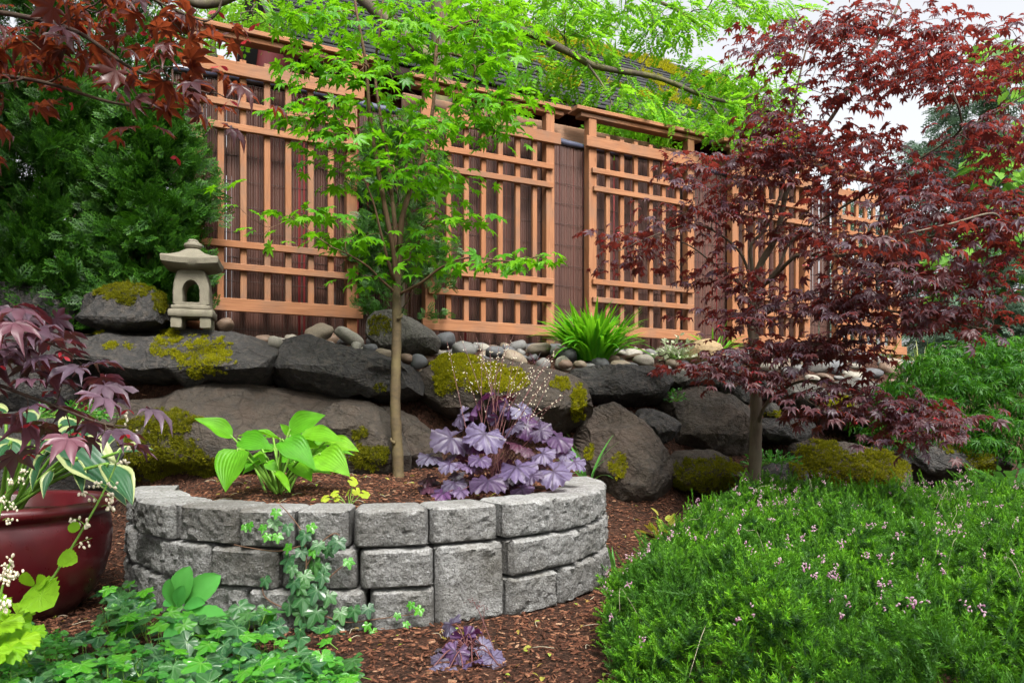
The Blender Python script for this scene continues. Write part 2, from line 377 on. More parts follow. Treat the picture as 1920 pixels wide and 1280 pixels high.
M_IVYNEW = leafmat('young_ivy_leaf', [(.05, .27, .015), (.09, .36, .018)], (.22, .65, .03), .3, .22, .6, vein=.4, veincol=(.25, .5, .10), veink=3.6, veinw=.02)
M_VINCA = leafmat('creeping_leaf', [(.03, .17, .022), (.055, .25, .028), (.085, .32, .03)], (.16, .55, .04), .3, .3, .5, pleat=9)
M_SEDUM = leafmat('sedum_leaf', [(.07, .34, .065), (.11, .42, .075)], (.2, .55, .07), .25, .45, .35, pleat=7)
M_GRASS = leafmat('hakone_blade', [(.05, .26, .010), (.09, .36, .012), (.16, .45, .016)], (.28, .72, .02), .4, .45, .3)
M_STRAP = leafmat('strap_leaf', [(.07, .25, .05), (.11, .33, .06)], (.2, .5, .06), .3, .4, .4)
M_ROUGHGRASS = leafmat('tall_grass', [(.12, .22, .035), (.20, .32, .05), (.36, .34, .12)], (.3, .5, .06), .3)
M_NANDINA = leafmat('bronze_shoot_leaf', [(.45, .26, .08), (.36, .40, .06), (.26, .46, .05)], (.7, .5, .06), .35)
M_WHITEVAR = leafmat('white_green_leaf', [(.55, .62, .40), (.35, .45, .24), (.68, .70, .52)], (.6, .7, .4), .3)
M_FERN = leafmat('fern_leaf', [(.04, .14, .03), (.07, .2, .035)], (.15, .4, .05), .3)

def m_pot():
    N = NT('red_glaze'); co = N.coord('Object'); nz = N.noise(6, 5, co, .6)
    col = N.mix(N.ramp(nz, [(.35, 0), (.7, 1)]), (.08, .005, .008), (.045, .003, .006))
    sp = N.n('SeparateXYZ', {0: co}).outputs[2]
    col = N.mix(N.ramp(N.math('ADD', sp, N.math('MULTIPLY', nz, .16)), [(.10, .6), (.22, 0)]), col, (.075, .035, .035))
    return N.done(N.bsdf(col=col, rough=N.ramp(N.noise(30, 3, co), [(.3, .26), (.8, .42)]), spec=.45, coat=.12, normal=N.bump(N.noise(14, 3, co), .08, .006)))
M_POT = m_pot()
def m_lantern():
    N = NT('lantern_granite'); co = N.coord('Object'); n1 = N.noise(14, 5, co, .6); n2 = N.noise(170, 3, co, .7)
    col = N.mix(N.ramp(n1, [(.35, 0), (.68, 1)]), (.225, .205, .16), (.15, .137, .105))
    col = N.mix(N.ramp(n2, [(.38, .7), (.55, 0)]), col, (.19, .17, .125))
    col = N.mix(N.ramp(N.noise(5, 4, co), [(.55, 0), (.75, .4)]), col, (.22, .22, .13))
    return N.done(N.bsdf(col=col, rough=.9, spec=.2, normal=N.bump(N.math('ADD', n2, n1), .6, .006)))
M_LANTERN = m_lantern()
M_TERRACOTTA = flat('terracotta', (.40, .15, .075), .8, .2, .2)
M_REDWALL = flat('red_siding', (.20, .028, .028), .6, .3, .15, 12)
M_SOFFIT = flat('dark_soffit', (.045, .028, .024), .8, .2)
M_FASCIA = flat('grey_fascia', (.36, .38, .38), .5, .4, .1, 8)
M_SHINGLE = flat('dark_shingle', (.038, .039, .042), .85, .25, .5, 60)
M_METAL = flat('white_tarp', (.68, .70, .72), .5, .4)
# ------------------------------------------------------------------ ground
def axis(a, b, step, lo, hi):
    return np.concatenate([np.linspace(lo, a, 14)[:-1], np.arange(a, b, step), np.linspace(b, hi, 14)])
xs = axis(-6.5, 8.5, .09, -250, 250); ys = axis(-1.0, 11.0, .09, -60, 400)
gx, gy = np.meshgrid(xs, ys, indexing='ij')
gz = terrain(gx, gy)
V = np.stack([gx, gy, gz], -1).reshape(-1, 3); ny = len(ys)
ii, jj = np.meshgrid(np.arange(len(xs) - 1), np.arange(ny - 1), indexing='ij'); q = (ii * ny + jj).ravel()
tag(part('ground', V, np.stack([q, q + ny, q + ny + 1, q + 1], -1), M_SOIL, smooth=True), kind='structure')

# ------------------------------------------------------------------ boards
BOARD = {}
def board_mesh(l, wd, t, mat):
    k = (round(l, 3), round(wd, 3), round(t, 3), mat.name)
    if k not in BOARD:
        bm = bmesh.new(); bmesh.ops.create_cube(bm, size=1)
        bmesh.ops.scale(bm, vec=(l, wd, t), verts=bm.verts)
        bmesh.ops.bevel(bm, geom=bm.edges[:], offset=min(.004, t * .12), segments=1, affect='EDGES')
        me = bpy.data.meshes.new('board'); bm.to_mesh(me); bm.free(); me.materials.append(mat); BOARD[k] = me
    return BOARD[k]
UP = Vector((0, 0, 1)); FD3 = Vector((FD[0], FD[1], 0)); FN3 = Vector((FN[0], FN[1], 0))
R_RAIL = Matrix((FD3, UP, FN3)).transposed(); R_POST = Matrix((UP, -FD3, FN3)).transposed()
def fboard(name, parent, L, n, z, l, wd, t, vertical, mat, tilt=0.0):
    """board centred at fence coordinates; l along its length, wd seen from the front, t thick"""
    o = link(name, board_mesh(l, wd, t, mat), parent)
    xy = fence_xy(L, n); p = Vector((xy[0], xy[1], z))
    R = (R_POST if vertical else R_RAIL)
    if tilt: R = R @ Matrix.Rotation(tilt, 3, 'Z')
    o.matrix_basis = Matrix.Translation(p - (wloc(parent) if parent else Vector())) @ R.to_4x4()
    return o
rb = random.Random(4)
def trellis(L0, L1, dz, label, zbase=1.28, short=False):
    xy = fence_xy((L0 + L1) / 2, -.07)
    t = thing('trellis_panel', (xy[0], xy[1], 1.3), label, 'trellis', 'cedar trellis panels along the fence')
    pl, pr = L0 + .085, L1 - .085; mid = (L0 + L1) / 2; wd = .085
    for Lp in (pl, pr):
        fboard('post', t, Lp, -.072, (zbase + 3.535 + dz) / 2, 3.535 + dz - zbase, wd, .085, True, M_CEDAR)
    fboard('bottom_rail', t, mid, -.012, 1.59 + dz, L1 - L0 + rb.uniform(-.02, .02), .095, .036, False, M_CEDAR, rb.uniform(-.004, .004))
    for z in (1.868, 2.032, 2.886, 3.052):
        fboard('rail', t, mid + rb.uniform(-.01, .01), -.012, z + dz, pr - pl + .03, .05, .034, False, M_CEDAR, rb.uniform(-.004, .004))
    fboard('top_rail', t, mid, -.0115, 3.311 + dz, L1 - L0 + .01, .1, .037, False, M_CEDAR)
    n = 6
    for i in range(n):
        Ls = pl + (pr - pl) * (i + 1) / (n + 1) + rb.uniform(-.006, .006)
        top = 3.40 + dz + rb.uniform(-.006, .006); bot = 1.60 + dz
        fboard('slat', t, Ls, -.0472, (top + bot) / 2, top - bot, .046, .034, True, M_CEDAR, rb.uniform(-.003, .003))
    fboard('cap_beam', t, mid, -.072, 3.5555 + dz, L1 - L0 + .10, .04, .10, False, M_CEDAR)
    fboard('cap_plank', t, mid, -.072, 3.5995 + dz, L1 - L0 + .22, .036, .17, False, M_CEDAR, rb.uniform(-.004, .004))
    return t
trellis(-.07, 1.235, 0, 'tall cedar trellis panel directly behind the stone lantern')
trellis(1.72, 3.045, -.06, 'cedar trellis panel between the green maple trunk and the grass clump')
trellis(3.33, 4.67, -.025, 'cedar trellis panel behind the bright green grass clump')
trellis(5.09, 6.31, -.03, 'cedar trellis panel directly behind the red maple trunk')
trellis(6.66, 7.86, -.06, 'farthest cedar trellis panel with open grass showing beneath its rail')

# reed screening behind the trellis
rr = np.random.default_rng(3)
xy = fence_xy(2.5, -.17)
scr = thing('reed_screen', (xy[0], xy[1], 1.25), 'dark brown reed screening with bluish plastic top edge behind the trellis panels', 'screen')
def reeds():
    L = np.arange(-.13, 6.76, .0195); parts = []
    for i, l in enumerate(L):
        if (l < 1.3 and 0 < l and rr.random() < .05) or rr.random() < .008: continue
        r = .0108 * rr.uniform(.9, 1.05); bow = .012 * math.sin(l * 2.6) + .006 * math.sin(l * 9)
        zz = np.array([1.22, 1.9, 2.6, 3.29]); a = np.radians([-80, -28, 28, 80]); V = []
        dl = np.cumsum(rr.normal(0, .0012, 4))
        for k, z in enumerate(zz):
            for ang in a:
                q = fence_xy(l + r * math.sin(ang) + dl[k], -.17 + r * math.cos(ang) * .7 + bow); V.append((q[0], q[1], z))
        F = [(k * 4 + j, k * 4 + j + 1, k * 4 + 5 + j, k * 4 + 4 + j) for k in range(3) for j in range(3)]
        parts.append((np.array(V), np.array(F)))
    return joinm(parts)
V, F, _ = reeds(); part('reed_row', V, F, M_REED, scr, smooth=True, kind='stuff')
for z in np.arange(1.42, 3.3, .185):
    pts = []
    for l in np.arange(-.13, 6.75, .06):
        q = fence_xy(l, -.155 + .012 * math.sin(l * 2.6)); pts.append((q[0], q[1], z + .008 * math.sin(l * 2.1 + z * 5) + rr.normal(0, .0015)))
    V, F = tube(pts, .0022, 4); part('wire', V, F, M_WIRE, scr)
pts, rad = [], []
for l in np.arange(-.13, 6.76, .05):
    q = fence_xy(l, -.165 + .012 * math.sin(l * 2.6)); pts.append((q[0], q[1], 3.30 + .012 * math.sin(l * 3.3) + rr.normal(0, .003))); rad.append(.034 + .006 * math.sin(l * 7) + rr.normal(0, .0015))
V, F = tube(pts, rad, 10); part('top_trim', V, F, M_FILM, scr, smooth=True)

xy = fence_xy(4.0, -.28)
bmth = thing('fence_frame', (xy[0], xy[1], 1.25), 'weathered horizontal fence beam on mossy posts seen above the reed screening', 'fence')
fboard('beam', bmth, 2.95, -.27, 3.415, 2.6, .155, .04, False, M_BEAM)
fboard('beam', bmth, 5.45, -.272, 3.405, 2.38, .155, .04, False, M_BEAM)
for L in (1.75, 2.86, 4.25, 5.6): fboard('post', bmth, L, -.33, 2.36, 2.25, .08, .08, True, M_BEAM)

# ------------------------------------------------------------------ red building beyond the fence
def BP(L, n, z):
    q = fence_xy(L, n); return np.array([q[0], q[1], z])
NE, ZE, NR, ZR, LA, LB = -2.6, 4.81, -5.1, 7.08, 1.2, 9.7
xy = fence_xy(5, -5)
house = thing('red_shed', (xy[0], xy[1], 1.2), 'dark red building with black shingle roof standing beyond the fence', 'building')
def prism(name, pts, mat, parent):
    """8 corner points: bottom 4 then top 4"""
    F = [(0, 3, 2, 1), (4, 5, 6, 7), (0, 1, 5, 4), (1, 2, 6, 5), (2, 3, 7, 6), (3, 0, 4, 7)]
    return part(name, np.array(pts), np.array(F), mat, parent)
wa, wb, wn = LA + .25, LB - .3, NE - .45
h_wall = prism('wall', [BP(wa, wn, 1.2), BP(wb, wn, 1.2), BP(wb, -7.2, 1.2), BP(wa, -7.2, 1.2), BP(wa, wn, 4.95), BP(wb, wn, 4.95), BP(wb, -7.2, 4.95), BP(wa, -7.2, 4.95)], M_REDWALL, house)
for i in range(int((wb - wa) / .16)):                       # siding ribs
    l = wa + .08 + i * .16
    prism('siding_batten', [BP(l - .02, wn + .025, 1.3), BP(l + .02, wn + .025, 1.3), BP(l + .02, wn - .003, 1.3), BP(l - .02, wn - .003, 1.3), BP(l - .02, wn + .025, 4.9), BP(l + .02, wn + .025, 4.9), BP(l + .02, wn - .003, 4.9), BP(l - .02, wn - .003, 4.9)], M_REDWALL, h_wall)
for i in range(14):                                         # ribs on the end wall
    n = wn - .15 - i * .14
    prism('siding_batten', [BP(wa - .025, n + .02, 1.3), BP(wa + .003, n + .02, 1.3), BP(wa + .003, n - .02, 1.3), BP(wa - .025, n - .02, 1.3), BP(wa - .025, n + .02, 4.9), BP(wa + .003, n + .02, 4.9), BP(wa + .003, n - .02, 4.9), BP(wa - .025, n - .02, 4.9)], M_REDWALL, h_wall)
def slope(L0, L1, s0, s1, lift, thick):
    """slab lying on the roof slope between fractions s0..s1 up from the eave"""
    ax = np.array([*(-FN), 0]) * (NE - NR) + np.array([0, 0, ZR - ZE]); nn = unit(np.cross(np.array([*FD, 0]), ax))
    out = []
    for li in (lift[0] , lift[1]):
        pass
    b = [BP(L0, NE, ZE) + ax * s0, BP(L1, NE, ZE) + ax * s0, BP(L1, NE, ZE) + ax * s1, BP(L0, NE, ZE) + ax * s1]
    lo = [b[0] + nn * lift[0], b[1] + nn * lift[0], b[2] + nn * lift[1], b[3] + nn * lift[1]]
    return lo + [p + nn * thick for p in lo]
h_roof = prism('roof_deck', slope(LA, LB, 0, 1, (-.09, -.09), .085), M_SOFFIT, house)
rng = random.Random(8); NROW = 22
for i in range(NROW):                                       # shingle courses, each laid over the one below
    prism('shingle_course', slope(LA - .03, LB + .03, i / NROW - .012, (i + 1.15) / NROW, (.03, .008), .016 + rng.uniform(0, .006)), M_SHINGLE, h_roof)
prism('back_roof', [BP(LA, NR, ZR - .1), BP(LB, NR, ZR - .1), BP(LB, NR - 2.5, ZE - .1), BP(LA, NR - 2.5, ZE - .1), BP(LA, NR, ZR), BP(LB, NR, ZR), BP(LB, NR - 2.5, ZE), BP(LA, NR - 2.5, ZE)], M_SHINGLE, house)
prism('gable_wall', [BP(wa, wn, 4.9), BP(wa + .1, wn, 4.9), BP(wa + .1, -7.2, 4.9), BP(wa, -7.2, 4.9), BP(wa, NR + .05, ZR - .25), BP(wa + .1, NR + .05, ZR - .25), BP(wa + .1, NR - .05, ZR - .25), BP(wa, NR - .05, ZR - .25)], M_REDWALL, house)
prism('fascia', [BP(LA - .03, NE + .03, ZE - .16), BP(LB, NE + .03, ZE - .16), BP(LB, NE + .004, ZE - .16), BP(LA - .03, NE + .004, ZE - .16), BP(LA - .03, NE + .03, ZE - .02), BP(LB, NE + .03, ZE - .02), BP(LB, NE + .004, ZE - .02), BP(LA - .03, NE + .004, ZE - .02)], M_SOFFIT, house)
prism('rake_board', [a for a in slope(LA - .035, LA - .004, -.01, 1, (-.16, -.16), .16)], M_FASCIA, h_roof)
prism('downspout', [BP(LA + .55, NE - .32, 1.4), BP(LA + .62, NE - .32, 1.4), BP(LA + .62, NE - .40, 1.4), BP(LA + .55, NE - .40, 1.4), BP(LA + .35, NE - .02, 4.75), BP(LA + .42, NE - .02, 4.75), BP(LA + .42, NE - .08, 4.75), BP(LA + .35, NE - .08, 4.75)], M_FASCIA, house)

# ------------------------------------------------------------------ boulders
def ico(level):
    bm = bmesh.new(); bmesh.ops.create_icosphere(bm, subdivisions=level, radius=1)
    bm.verts.ensure_lookup_table()
    V = np.array([v.co[:] for v in bm.verts]); F = np.array([[v.index for v in f.verts] for f in bm.faces]); bm.free()
    return V, F
ICO = {k: ico(k) for k in (2, 3, 5, 6)}
ROCKS = {}
def boulder(key, outline, d, thick, mat, label, lean=.25, seed=0, cuts=5, e=.6, rough=1.0, level=5, smooth=False, under=.35, knee=-.25):
    pp = np.array([[(x - 960) / F_PX * d, CZ + (HZ - y) / F_PX * d] for x, y in outline])
    c = (pp.max(0) + pp.min(0)) / 2; rel = (pp - c) * 1.09
    D, F = ICO[level]; rn = np.random.default_rng(seed)
    th = np.arctan2(D[:, 2], D[:, 0]); cs, sn = np.cos(th), np.sin(th); R = np.zeros(len(D))
    for i in range(len(rel)):                                # radius of the outline in each direction
        a, b = rel[i], rel[(i + 1) % len(rel)]; ed = b - a
        den = cs * ed[1] - sn * ed[0]; den = np.where(abs(den) < 1e-9, 1e-9, den)
        r = (a[0] * ed[1] - a[1] * ed[0]) / den; u = (a[0] * sn - a[1] * cs) / den
        R = np.where((u >= -1e-6) & (u <= 1 + 1e-6) & (r > 0), np.maximum(R, r), R)
    s = np.sqrt(D[:, 0] ** 2 + D[:, 2] ** 2); sx = s ** e; cy = np.sign(D[:, 1]) * abs(D[:, 1]) ** e
    q = np.stack([R * sx * cs, cy * thick / 2, R * sx * sn], -1)
    h = np.array([np.ptp(rel[:, 0]) / 2, thick / 2, np.ptp(rel[:, 1]) / 2]); qq = q / h
    for k in range(cuts):                                    # cleaved faces
        nrm = unit(np.array([rn.normal(0, .45), -1, rn.normal(.12, .45)])); o = rn.uniform(.64, .9)
        t = qq @ nrm - o; qq = qq - np.where(t > 0, t, 0)[:, None] * nrm
    if cuts > 1:
        for k in range(34):                                  # knocked-off corners and flakes
            nrm = unit(np.array([rn.normal(0, 1), -abs(rn.normal(0, .8)), rn.normal(.1, 1)])); sup = qq @ nrm
            t = sup - (sup.max() - rn.uniform(.03, .13)); qq = qq - np.where(t > 0, t, 0)[:, None] * nrm
    q = qq * h; size = h.mean()
    if cuts > 1:
        for k in range(30):                                  # local flat fracture faces with sharp edges
            i0 = rn.integers(len(q)); p0 = q[i0]; nrm = unit(unit(p0 / h) / h * size + rn.normal(0, .32, 3)); rr0 = size * rn.uniform(.3, .75)
            t = (q - p0) @ nrm + size * rn.uniform(.01, .038); wt = np.clip((rr0 - np.linalg.norm(q - p0, axis=1)) / (.45 * rr0), 0, 1); wt = wt * wt * (3 - 2 * wt); q = q - (np.maximum(t, 0) * wt)[:, None] * nrm
        qq = q / h
    nd = unit(qq)
    am = np.array([fbm(p, 1.6 / size, 4, seed * 3.7) * .03 + abs(fbm(p, 5.0 / size, 4, seed + 9)) * .04 for p in q]) * size * rough
    q = q + nd * am[:, None]
    zk = knee * h[2]; q[:, 1] += lean * np.maximum(q[:, 2] - zk, 0) + under * np.maximum(zk - q[:, 2], 0)
    loc = np.array([c[0], d, c[1]])
    o = part('boulder', q + loc, F, mat, smooth=True, origin=loc - np.array([0, 0, h[2]]))
    if not smooth: o.data.set_sharp_from_angle(angle=math.radians(22))
    tag(o, label, 'boulder', 'boulders of the rock wall'); ROCKS[key] = (o, q + loc, F)
    return o
def Z(ox, oy, sc, pts):
    return [(ox + x * sc, oy + y * sc) for x, y in pts]
B = boulder
B('U0', Z(0, 400, .336, [(440, 590), (465, 470), (540, 400), (640, 370), (760, 380), (840, 420), (900, 500), (940, 580), (925, 640), (760, 650), (560, 650)]), 5.0, .45, M_BASALT, 'blue-grey boulder capped with moss left of the stone lantern', .3, 1, 3, .5, .8, 5, under=0)
B('U1', [(60, 690), (100, 645), (161, 608), (202, 600), (235, 603), (322, 613), (400, 621), (464, 632), (500, 646), (504, 660), (494, 692), (467, 722), (420, 731), (319, 733), (249, 732), (188, 728), (128, 705), (77, 700)], 4.88, .62, M_BASALT, 'long dark slab boulder that carries the stone lantern', .45, 12, 3, .45, .7, 6, under=1.0, knee=-.35)
B('U2', [(505, 722), (503, 692), (512, 624), (525, 617), (551, 618), (585, 632), (640, 650), (700, 660), (755, 680), (772, 697), (783, 722), (781, 740), (735, 746), (640, 748), (590, 742)], 4.98, .62, M_BASALT, 'angular dark boulder with a pointed top left corner beside the lantern slab', .55, 23, 6, .5, 1, 6, under=.9, knee=-.1)
B('U3', [(781, 736), (791, 692), (805, 665), (815, 659), (892, 669), (962, 682), (1036, 696), (1083, 709), (1092, 722), (1101, 766), (1093, 796), (1067, 810), (1010, 806), (942, 795), (855, 782), (828, 772)], 5.1, .7, M_BROWNROCK, 'large sloping boulder with bright yellow moss behind the purple heuchera', .6, 33, 4, .5, .8, 6, under=.9, knee=-.35)
B('U4', [(1067, 699), (1107, 687), (1164, 685), (1238, 692), (1255, 702), (1247, 739), (1235, 759), (1178, 762), (1137, 757), (1095, 753), (1080, 719)], 5.55, .6, M_BASALT, 'flat dark boulder just below the bright green grass clump', .45, 41, 4, .5, under=.9, knee=-.4)
B('R1', [(692, 628), (695, 601), (710, 588), (737, 585), (774, 601), (808, 622), (821, 638), (815, 658), (774, 668), (751, 665), (717, 660)], 5.6, .5, M_GREYROCK, 'rounded grey boulder with a moss patch behind the green maple trunk', .05, 52, 1, .8, .7)
B('L1', [(100, 800), (150, 755), (200, 735), (330, 728), (400, 722), (480, 732), (600, 745), (640, 750), (690, 775), (722, 810), (742, 850), (738, 895), (640, 915), (500, 925), (380, 930), (260, 930), (180, 920), (120, 870)], 4.72, .8, M_BROWNROCK, 'biggest brown boulder, smooth and long, behind the lime hosta', .55, 61, 3, .55, .7, 6)
B('L2', [(693, 765), (730, 766), (772, 785), (818, 825), (832, 870), (815, 905), (760, 905), (730, 890), (722, 830)], 4.85, .5, M_BROWNROCK, 'small tan grey boulder just right of the green maple trunk base', .2, 72, 4, .55)
B('L3', [(1085, 800), (1105, 768), (1163, 761), (1193, 772), (1220, 805), (1239, 838), (1255, 871), (1269, 904), (1266, 925), (1231, 943), (1182, 944), (1120, 940), (1090, 890)], 5.15, .7, M_BROWNROCK, 'tall brown boulder sloping down behind the right end of the block planter', .3, 84, 4, .55, 1, 6)
B('L4', [(1196, 775), (1209, 768), (1231, 767), (1253, 778), (1278, 786), (1280, 797), (1264, 819), (1242, 831), (1229, 824), (1216, 802)], 5.25, .35, M_BASALT, 'small striped angular rock wedged between two large brown boulders', .1, 93, 6, .5)
B('L5', [(1268, 729), (1308, 722), (1341, 727), (1374, 740), (1392, 756), (1414, 789), (1416, 841), (1401, 855), (1363, 862), (1324, 852), (1291, 845), (1262, 840), (1262, 790)], 5.6, .75, M_BROWNROCK, 'broad grey-brown boulder left of the red maple trunk', .35, 103, 4, .55, 1, 6)
B('L6', [(1250, 872), (1275, 848), (1308, 832), (1335, 841), (1363, 858), (1386, 876), (1406, 897), (1390, 915), (1332, 922), (1275, 915)], 5.1, .45, M_BROWNROCK, 'low reddish mound of rock with olive moss above the heather', .3, 112, 2, .7)
B('L7', [(1420, 796), (1447, 782), (1478, 784), (1522, 792), (1527, 812), (1512, 824), (1478, 832), (1441, 828), (1420, 820)], 5.65, .5, M_BASALT, 'dark flat block of rock right of the red maple trunk', .1, 121, 5, .45)
B('L8', [(1422, 882), (1461, 869), (1486, 861), (1502, 865), (1511, 883), (1507, 900), (1494, 916), (1461, 914), (1430, 905)], 5.2, .35, M_BASALT, 'small dark rock with moss on its right edge above the heather', .1, 131, 3, .6)
B('L9', [(1500, 852), (1518, 826), (1538, 820), (1583, 826), (1624, 834), (1664, 853), (1700, 879), (1712, 910), (1644, 930), (1563, 930), (1512, 905)], 5.3, .7, M_BROWNROCK, 'big moss covered boulder below the drooping red maple branches', .4, 141, 2, .65, .8, 6)
B('L10', [(1655, 845), (1678, 826), (1765, 805), (1802, 792), (1830, 805), (1861, 841), (1876, 872), (1873, 900), (1828, 915), (1765, 915), (1690, 900)], 5.6, .75, M_BASALT, 'dark shaded boulder with a moss crest at the far right', .3, 152, 3, .6, .8, 6)
B('L11', [(1828, 805), (1868, 820), (1892, 860), (1890, 905), (1850, 905), (1835, 850)], 5.75, .4, M_GREYROCK, 'grey boulder at the far right beside the fern', .2, 163, 3, .6)
B('M1', [(1290, 695), (1330, 690), (1354, 707), (1364, 728), (1346, 736), (1302, 730)], 5.95, .4, M_BASALT, 'small dark rock below the tan round boulder', .1, 171, 5, .5)
B('M2', [(1350, 709), (1372, 705), (1375, 731), (1365, 743), (1354, 733)], 5.8, .2, M_GREYROCK, 'light grey upright wedge stone left of the red maple trunk', 0, 181, 4, .5)
B('M3', [(1374, 731), (1400, 718), (1412, 753), (1400, 765), (1384, 756)], 5.75, .3, M_BASALT, 'small brown-black rock tucked against the red maple trunk', .1, 191, 4, .5)
B('M4', [(1455, 727), (1494, 717), (1530, 720), (1552, 735), (1545, 750), (1522, 765), (1482, 768), (1458, 750)], 6.2, .5, M_GREYROCK, 'grey flat-topped boulder half hidden by red maple leaves', .2, 202, 4, .55)
B('M5', [(1433, 769), (1447, 753), (1463, 767), (1459, 782), (1440, 784)], 5.75, .2, M_GREYROCK, 'small pale grey rock just right of the red maple trunk fork', 0, 211, 4, .5)
B('M6', [(1250, 720), (1262, 694), (1291, 694), (1300, 716), (1277, 727)], 5.85, .3, M_GREYROCK, 'grey rounded rock right of the flat dark boulder', .1, 222, 3, .6)
B('M7', [(1530, 745), (1575, 735), (1640, 742), (1680, 765), (1660, 800), (1590, 810), (1535, 795)], 6.1, .6, M_BROWNROCK, 'low brown boulder behind the drooping purple leaves', .2, 232, 3, .6)
B('W1', [(-70, 640), (20, 596), (90, 618), (135, 690), (110, 770), (60, 820), (-70, 820)], 4.75, .6, M_BASALT, 'dark boulder at the left edge behind purple maple leaves', .15, 241, 4, .55)
B('W2', [(-70, 560), (0, 515), (60, 528), (128, 585), (80, 650), (-70, 660)], 5.1, .5, M_BASALT, 'shaded grey boulder under the arborvitae at the left edge', .1, 252, 4, .55)
B('W3', [(-60, 800), (40, 760), (140, 780), (200, 840), (190, 930), (60, 960), (-60, 950)], 4.35, .6, M_BASALT, 'dark boulder at the left behind the red pot', .2, 259, 4, .55)
B('T1', [(1284, 676), (1290, 652), (1308, 640), (1327, 637), (1346, 647), (1354, 660), (1350, 682), (1324, 692), (1296, 690)], 6.5, .42, M_TANROCK, 'smooth round tan boulder at the fence foot', .05, 262, 0, .9, .35, smooth=True)

B('M8', [(1390, 712), (1420, 700), (1452, 712), (1456, 740), (1425, 752), (1396, 742)], 6.15, .35, M_BASALT, 'dark rock directly behind the red maple trunk', .1, 271, 4, .55)
B('M9', [(1560, 722), (1600, 708), (1650, 716), (1668, 738), (1640, 752), (1580, 750)], 6.6, .4, M_GREYROCK, 'low grey rock under the post of the fourth trellis', .1, 281, 3, .6)
B('M10', [(1228, 742), (1252, 730), (1272, 745), (1270, 775), (1245, 790), (1226, 770)], 5.75, .35, M_BROWNROCK, 'brown rock behind the small striped angular rock', .1, 291, 3, .6)
B('M11', [(1700, 790), (1740, 770), (1790, 775), (1800, 800), (1760, 815), (1710, 812)], 6.2, .4, M_GREYROCK, 'pale rock behind the dark shaded boulder at the right', .1, 299, 3, .6)

# ------------------------------------------------------------------ moss on the boulders
def tuft(nb, seed, spread=.75):
    r = np.random.default_rng(seed); V, F = [], []
    for i in range(nb):
        a = r.uniform(0, 6.28); t = r.uniform(.2, spread); dirv = np.array([math.cos(a) * t, math.sin(a) * t, 1]); dirv = unit(dirv) * r.uniform(.6, 1.1)
        sd = np.array([-math.sin(a), math.cos(a), 0]) * .16; k = len(V); b = np.array([math.cos(a), math.sin(a), 0]) * r.uniform(0, .4)
        V += [b - sd, b + sd, b + dirv]; F.append((k, k + 1, k + 2))
    return np.array(V), np.array(F)
TUFT = tuft(9, 1, 1.3)
def moss(key, ells, dens, mat, size=.014, seed=0, lobe=1.0):
    o, V, F = ROCKS[key]; r = np.random.default_rng(seed + 77)
    a, b, c = V[F[:, 0]], V[F[:, 1]], V[F[:, 2]]; nr = np.cross(b - a, c - a); ar = np.linalg.norm(nr, axis=1) / 2; nr = unit(nr)
    view = unit(np.array([0, 0, CZ]) - a); keep = ((nr * view).sum(1) > .02)
    px = to_px((a + b + c) / 3); ins = np.zeros(len(F), bool)
    for cx, cy, rx, ry in ells: ins |= (((px[:, 0] - cx) / rx / 1.25) ** 2 + ((px[:, 1] - cy) / ry / 1.25) ** 2 < 1)
    wgt = np.where(keep & ins, ar, 0); tot = wgt.sum()
    if tot <= 0: return
    n = int(tot * dens); idx = r.choice(len(F), n, p=wgt / tot); u = r.random((n, 2)); f = u.sum(1) > 1; u[f] = 1 - u[f]
    pts = a[idx] + (b - a)[idx] * u[:, :1] + (c - a)[idx] * u[:, 1:]; px = to_px(pts); nn = nr[idx]
    val = np.full(n, 9.0)
    for cx, cy, rx, ry in ells: val = np.minimum(val, ((px[:, 0] - cx) / rx) ** 2 + ((px[:, 1] - cy) / ry) ** 2)
    nz = np.array([noise.noise((p[0] * 16, p[1] * 16, p[2] * 16)) * .6 + noise.noise((p[0] * 45, p[1] * 45, p[2] * 45)) * .45 for p in pts])
    k = val + nz * 1.1 * lobe + (r.random(n) - .5) * .5 < .95; pts, nn, nz = pts[k], nn[k], nz[k]; n = len(pts)
    if n == 0: return
    fw = unit(np.cross(nn, r.normal(size=(n, 3)))); up = unit(nn + r.normal(0, .3, (n, 3)) + np.array([0, 0, .25]))
    M = frames(fw, up) * (size * r.uniform(.6, 1.35, n) * (1 - .5 * np.clip(nz + .2, 0, .7)))[:, None, None]
    lift = nn * (np.clip(.25 - nz, 0, .7) * .011)[:, None]
    V2, F2, _ = scatter(*TUFT, M, pts - nn * .002 + lift)
    part('moss', V2, F2, mat, o, kind='stuff')
moss('U0', [(225, 540, 58, 22), (300, 565, 14, 22), (240, 560, 18, 14)], 16000, M_MOSS_DARK, .016, 1)
moss('U1', [(385, 668, 52, 34), (300, 650, 18, 20), (326, 634, 12, 14), (208, 648, 14, 8), (245, 650, 12, 7), (180, 622, 14, 5), (310, 622, 9, 7)], 16000, M_MOSS, .014, 2, 1.1)
moss('U3', [(852, 678, 44, 22), (905, 708, 62, 26), (835, 715, 24, 26), (955, 712, 32, 24), (1052, 720, 20, 12), (1084, 755, 14, 34)], 17000, M_MOSS, .017, 3, .9)
moss('L1', [(320, 790, 50, 22), (300, 850, 85, 38), (350, 880, 110, 25), (240, 800, 24, 14), (690, 855, 38, 24), (675, 812, 14, 12), (610, 880, 30, 14)], 13000, M_MOSS_DARK, .018, 4)
moss('R1', [(712, 610, 22, 18)], 15000, M_MOSS_DARK, .013, 5)
moss('L3', [(1160, 870, 16, 24), (1105, 850, 10, 14)], 15000, M_MOSS, .015, 6)
moss('L6', [(1318, 888, 75, 30)], 14000, M_MOSS_DARK, .015, 7, .6)
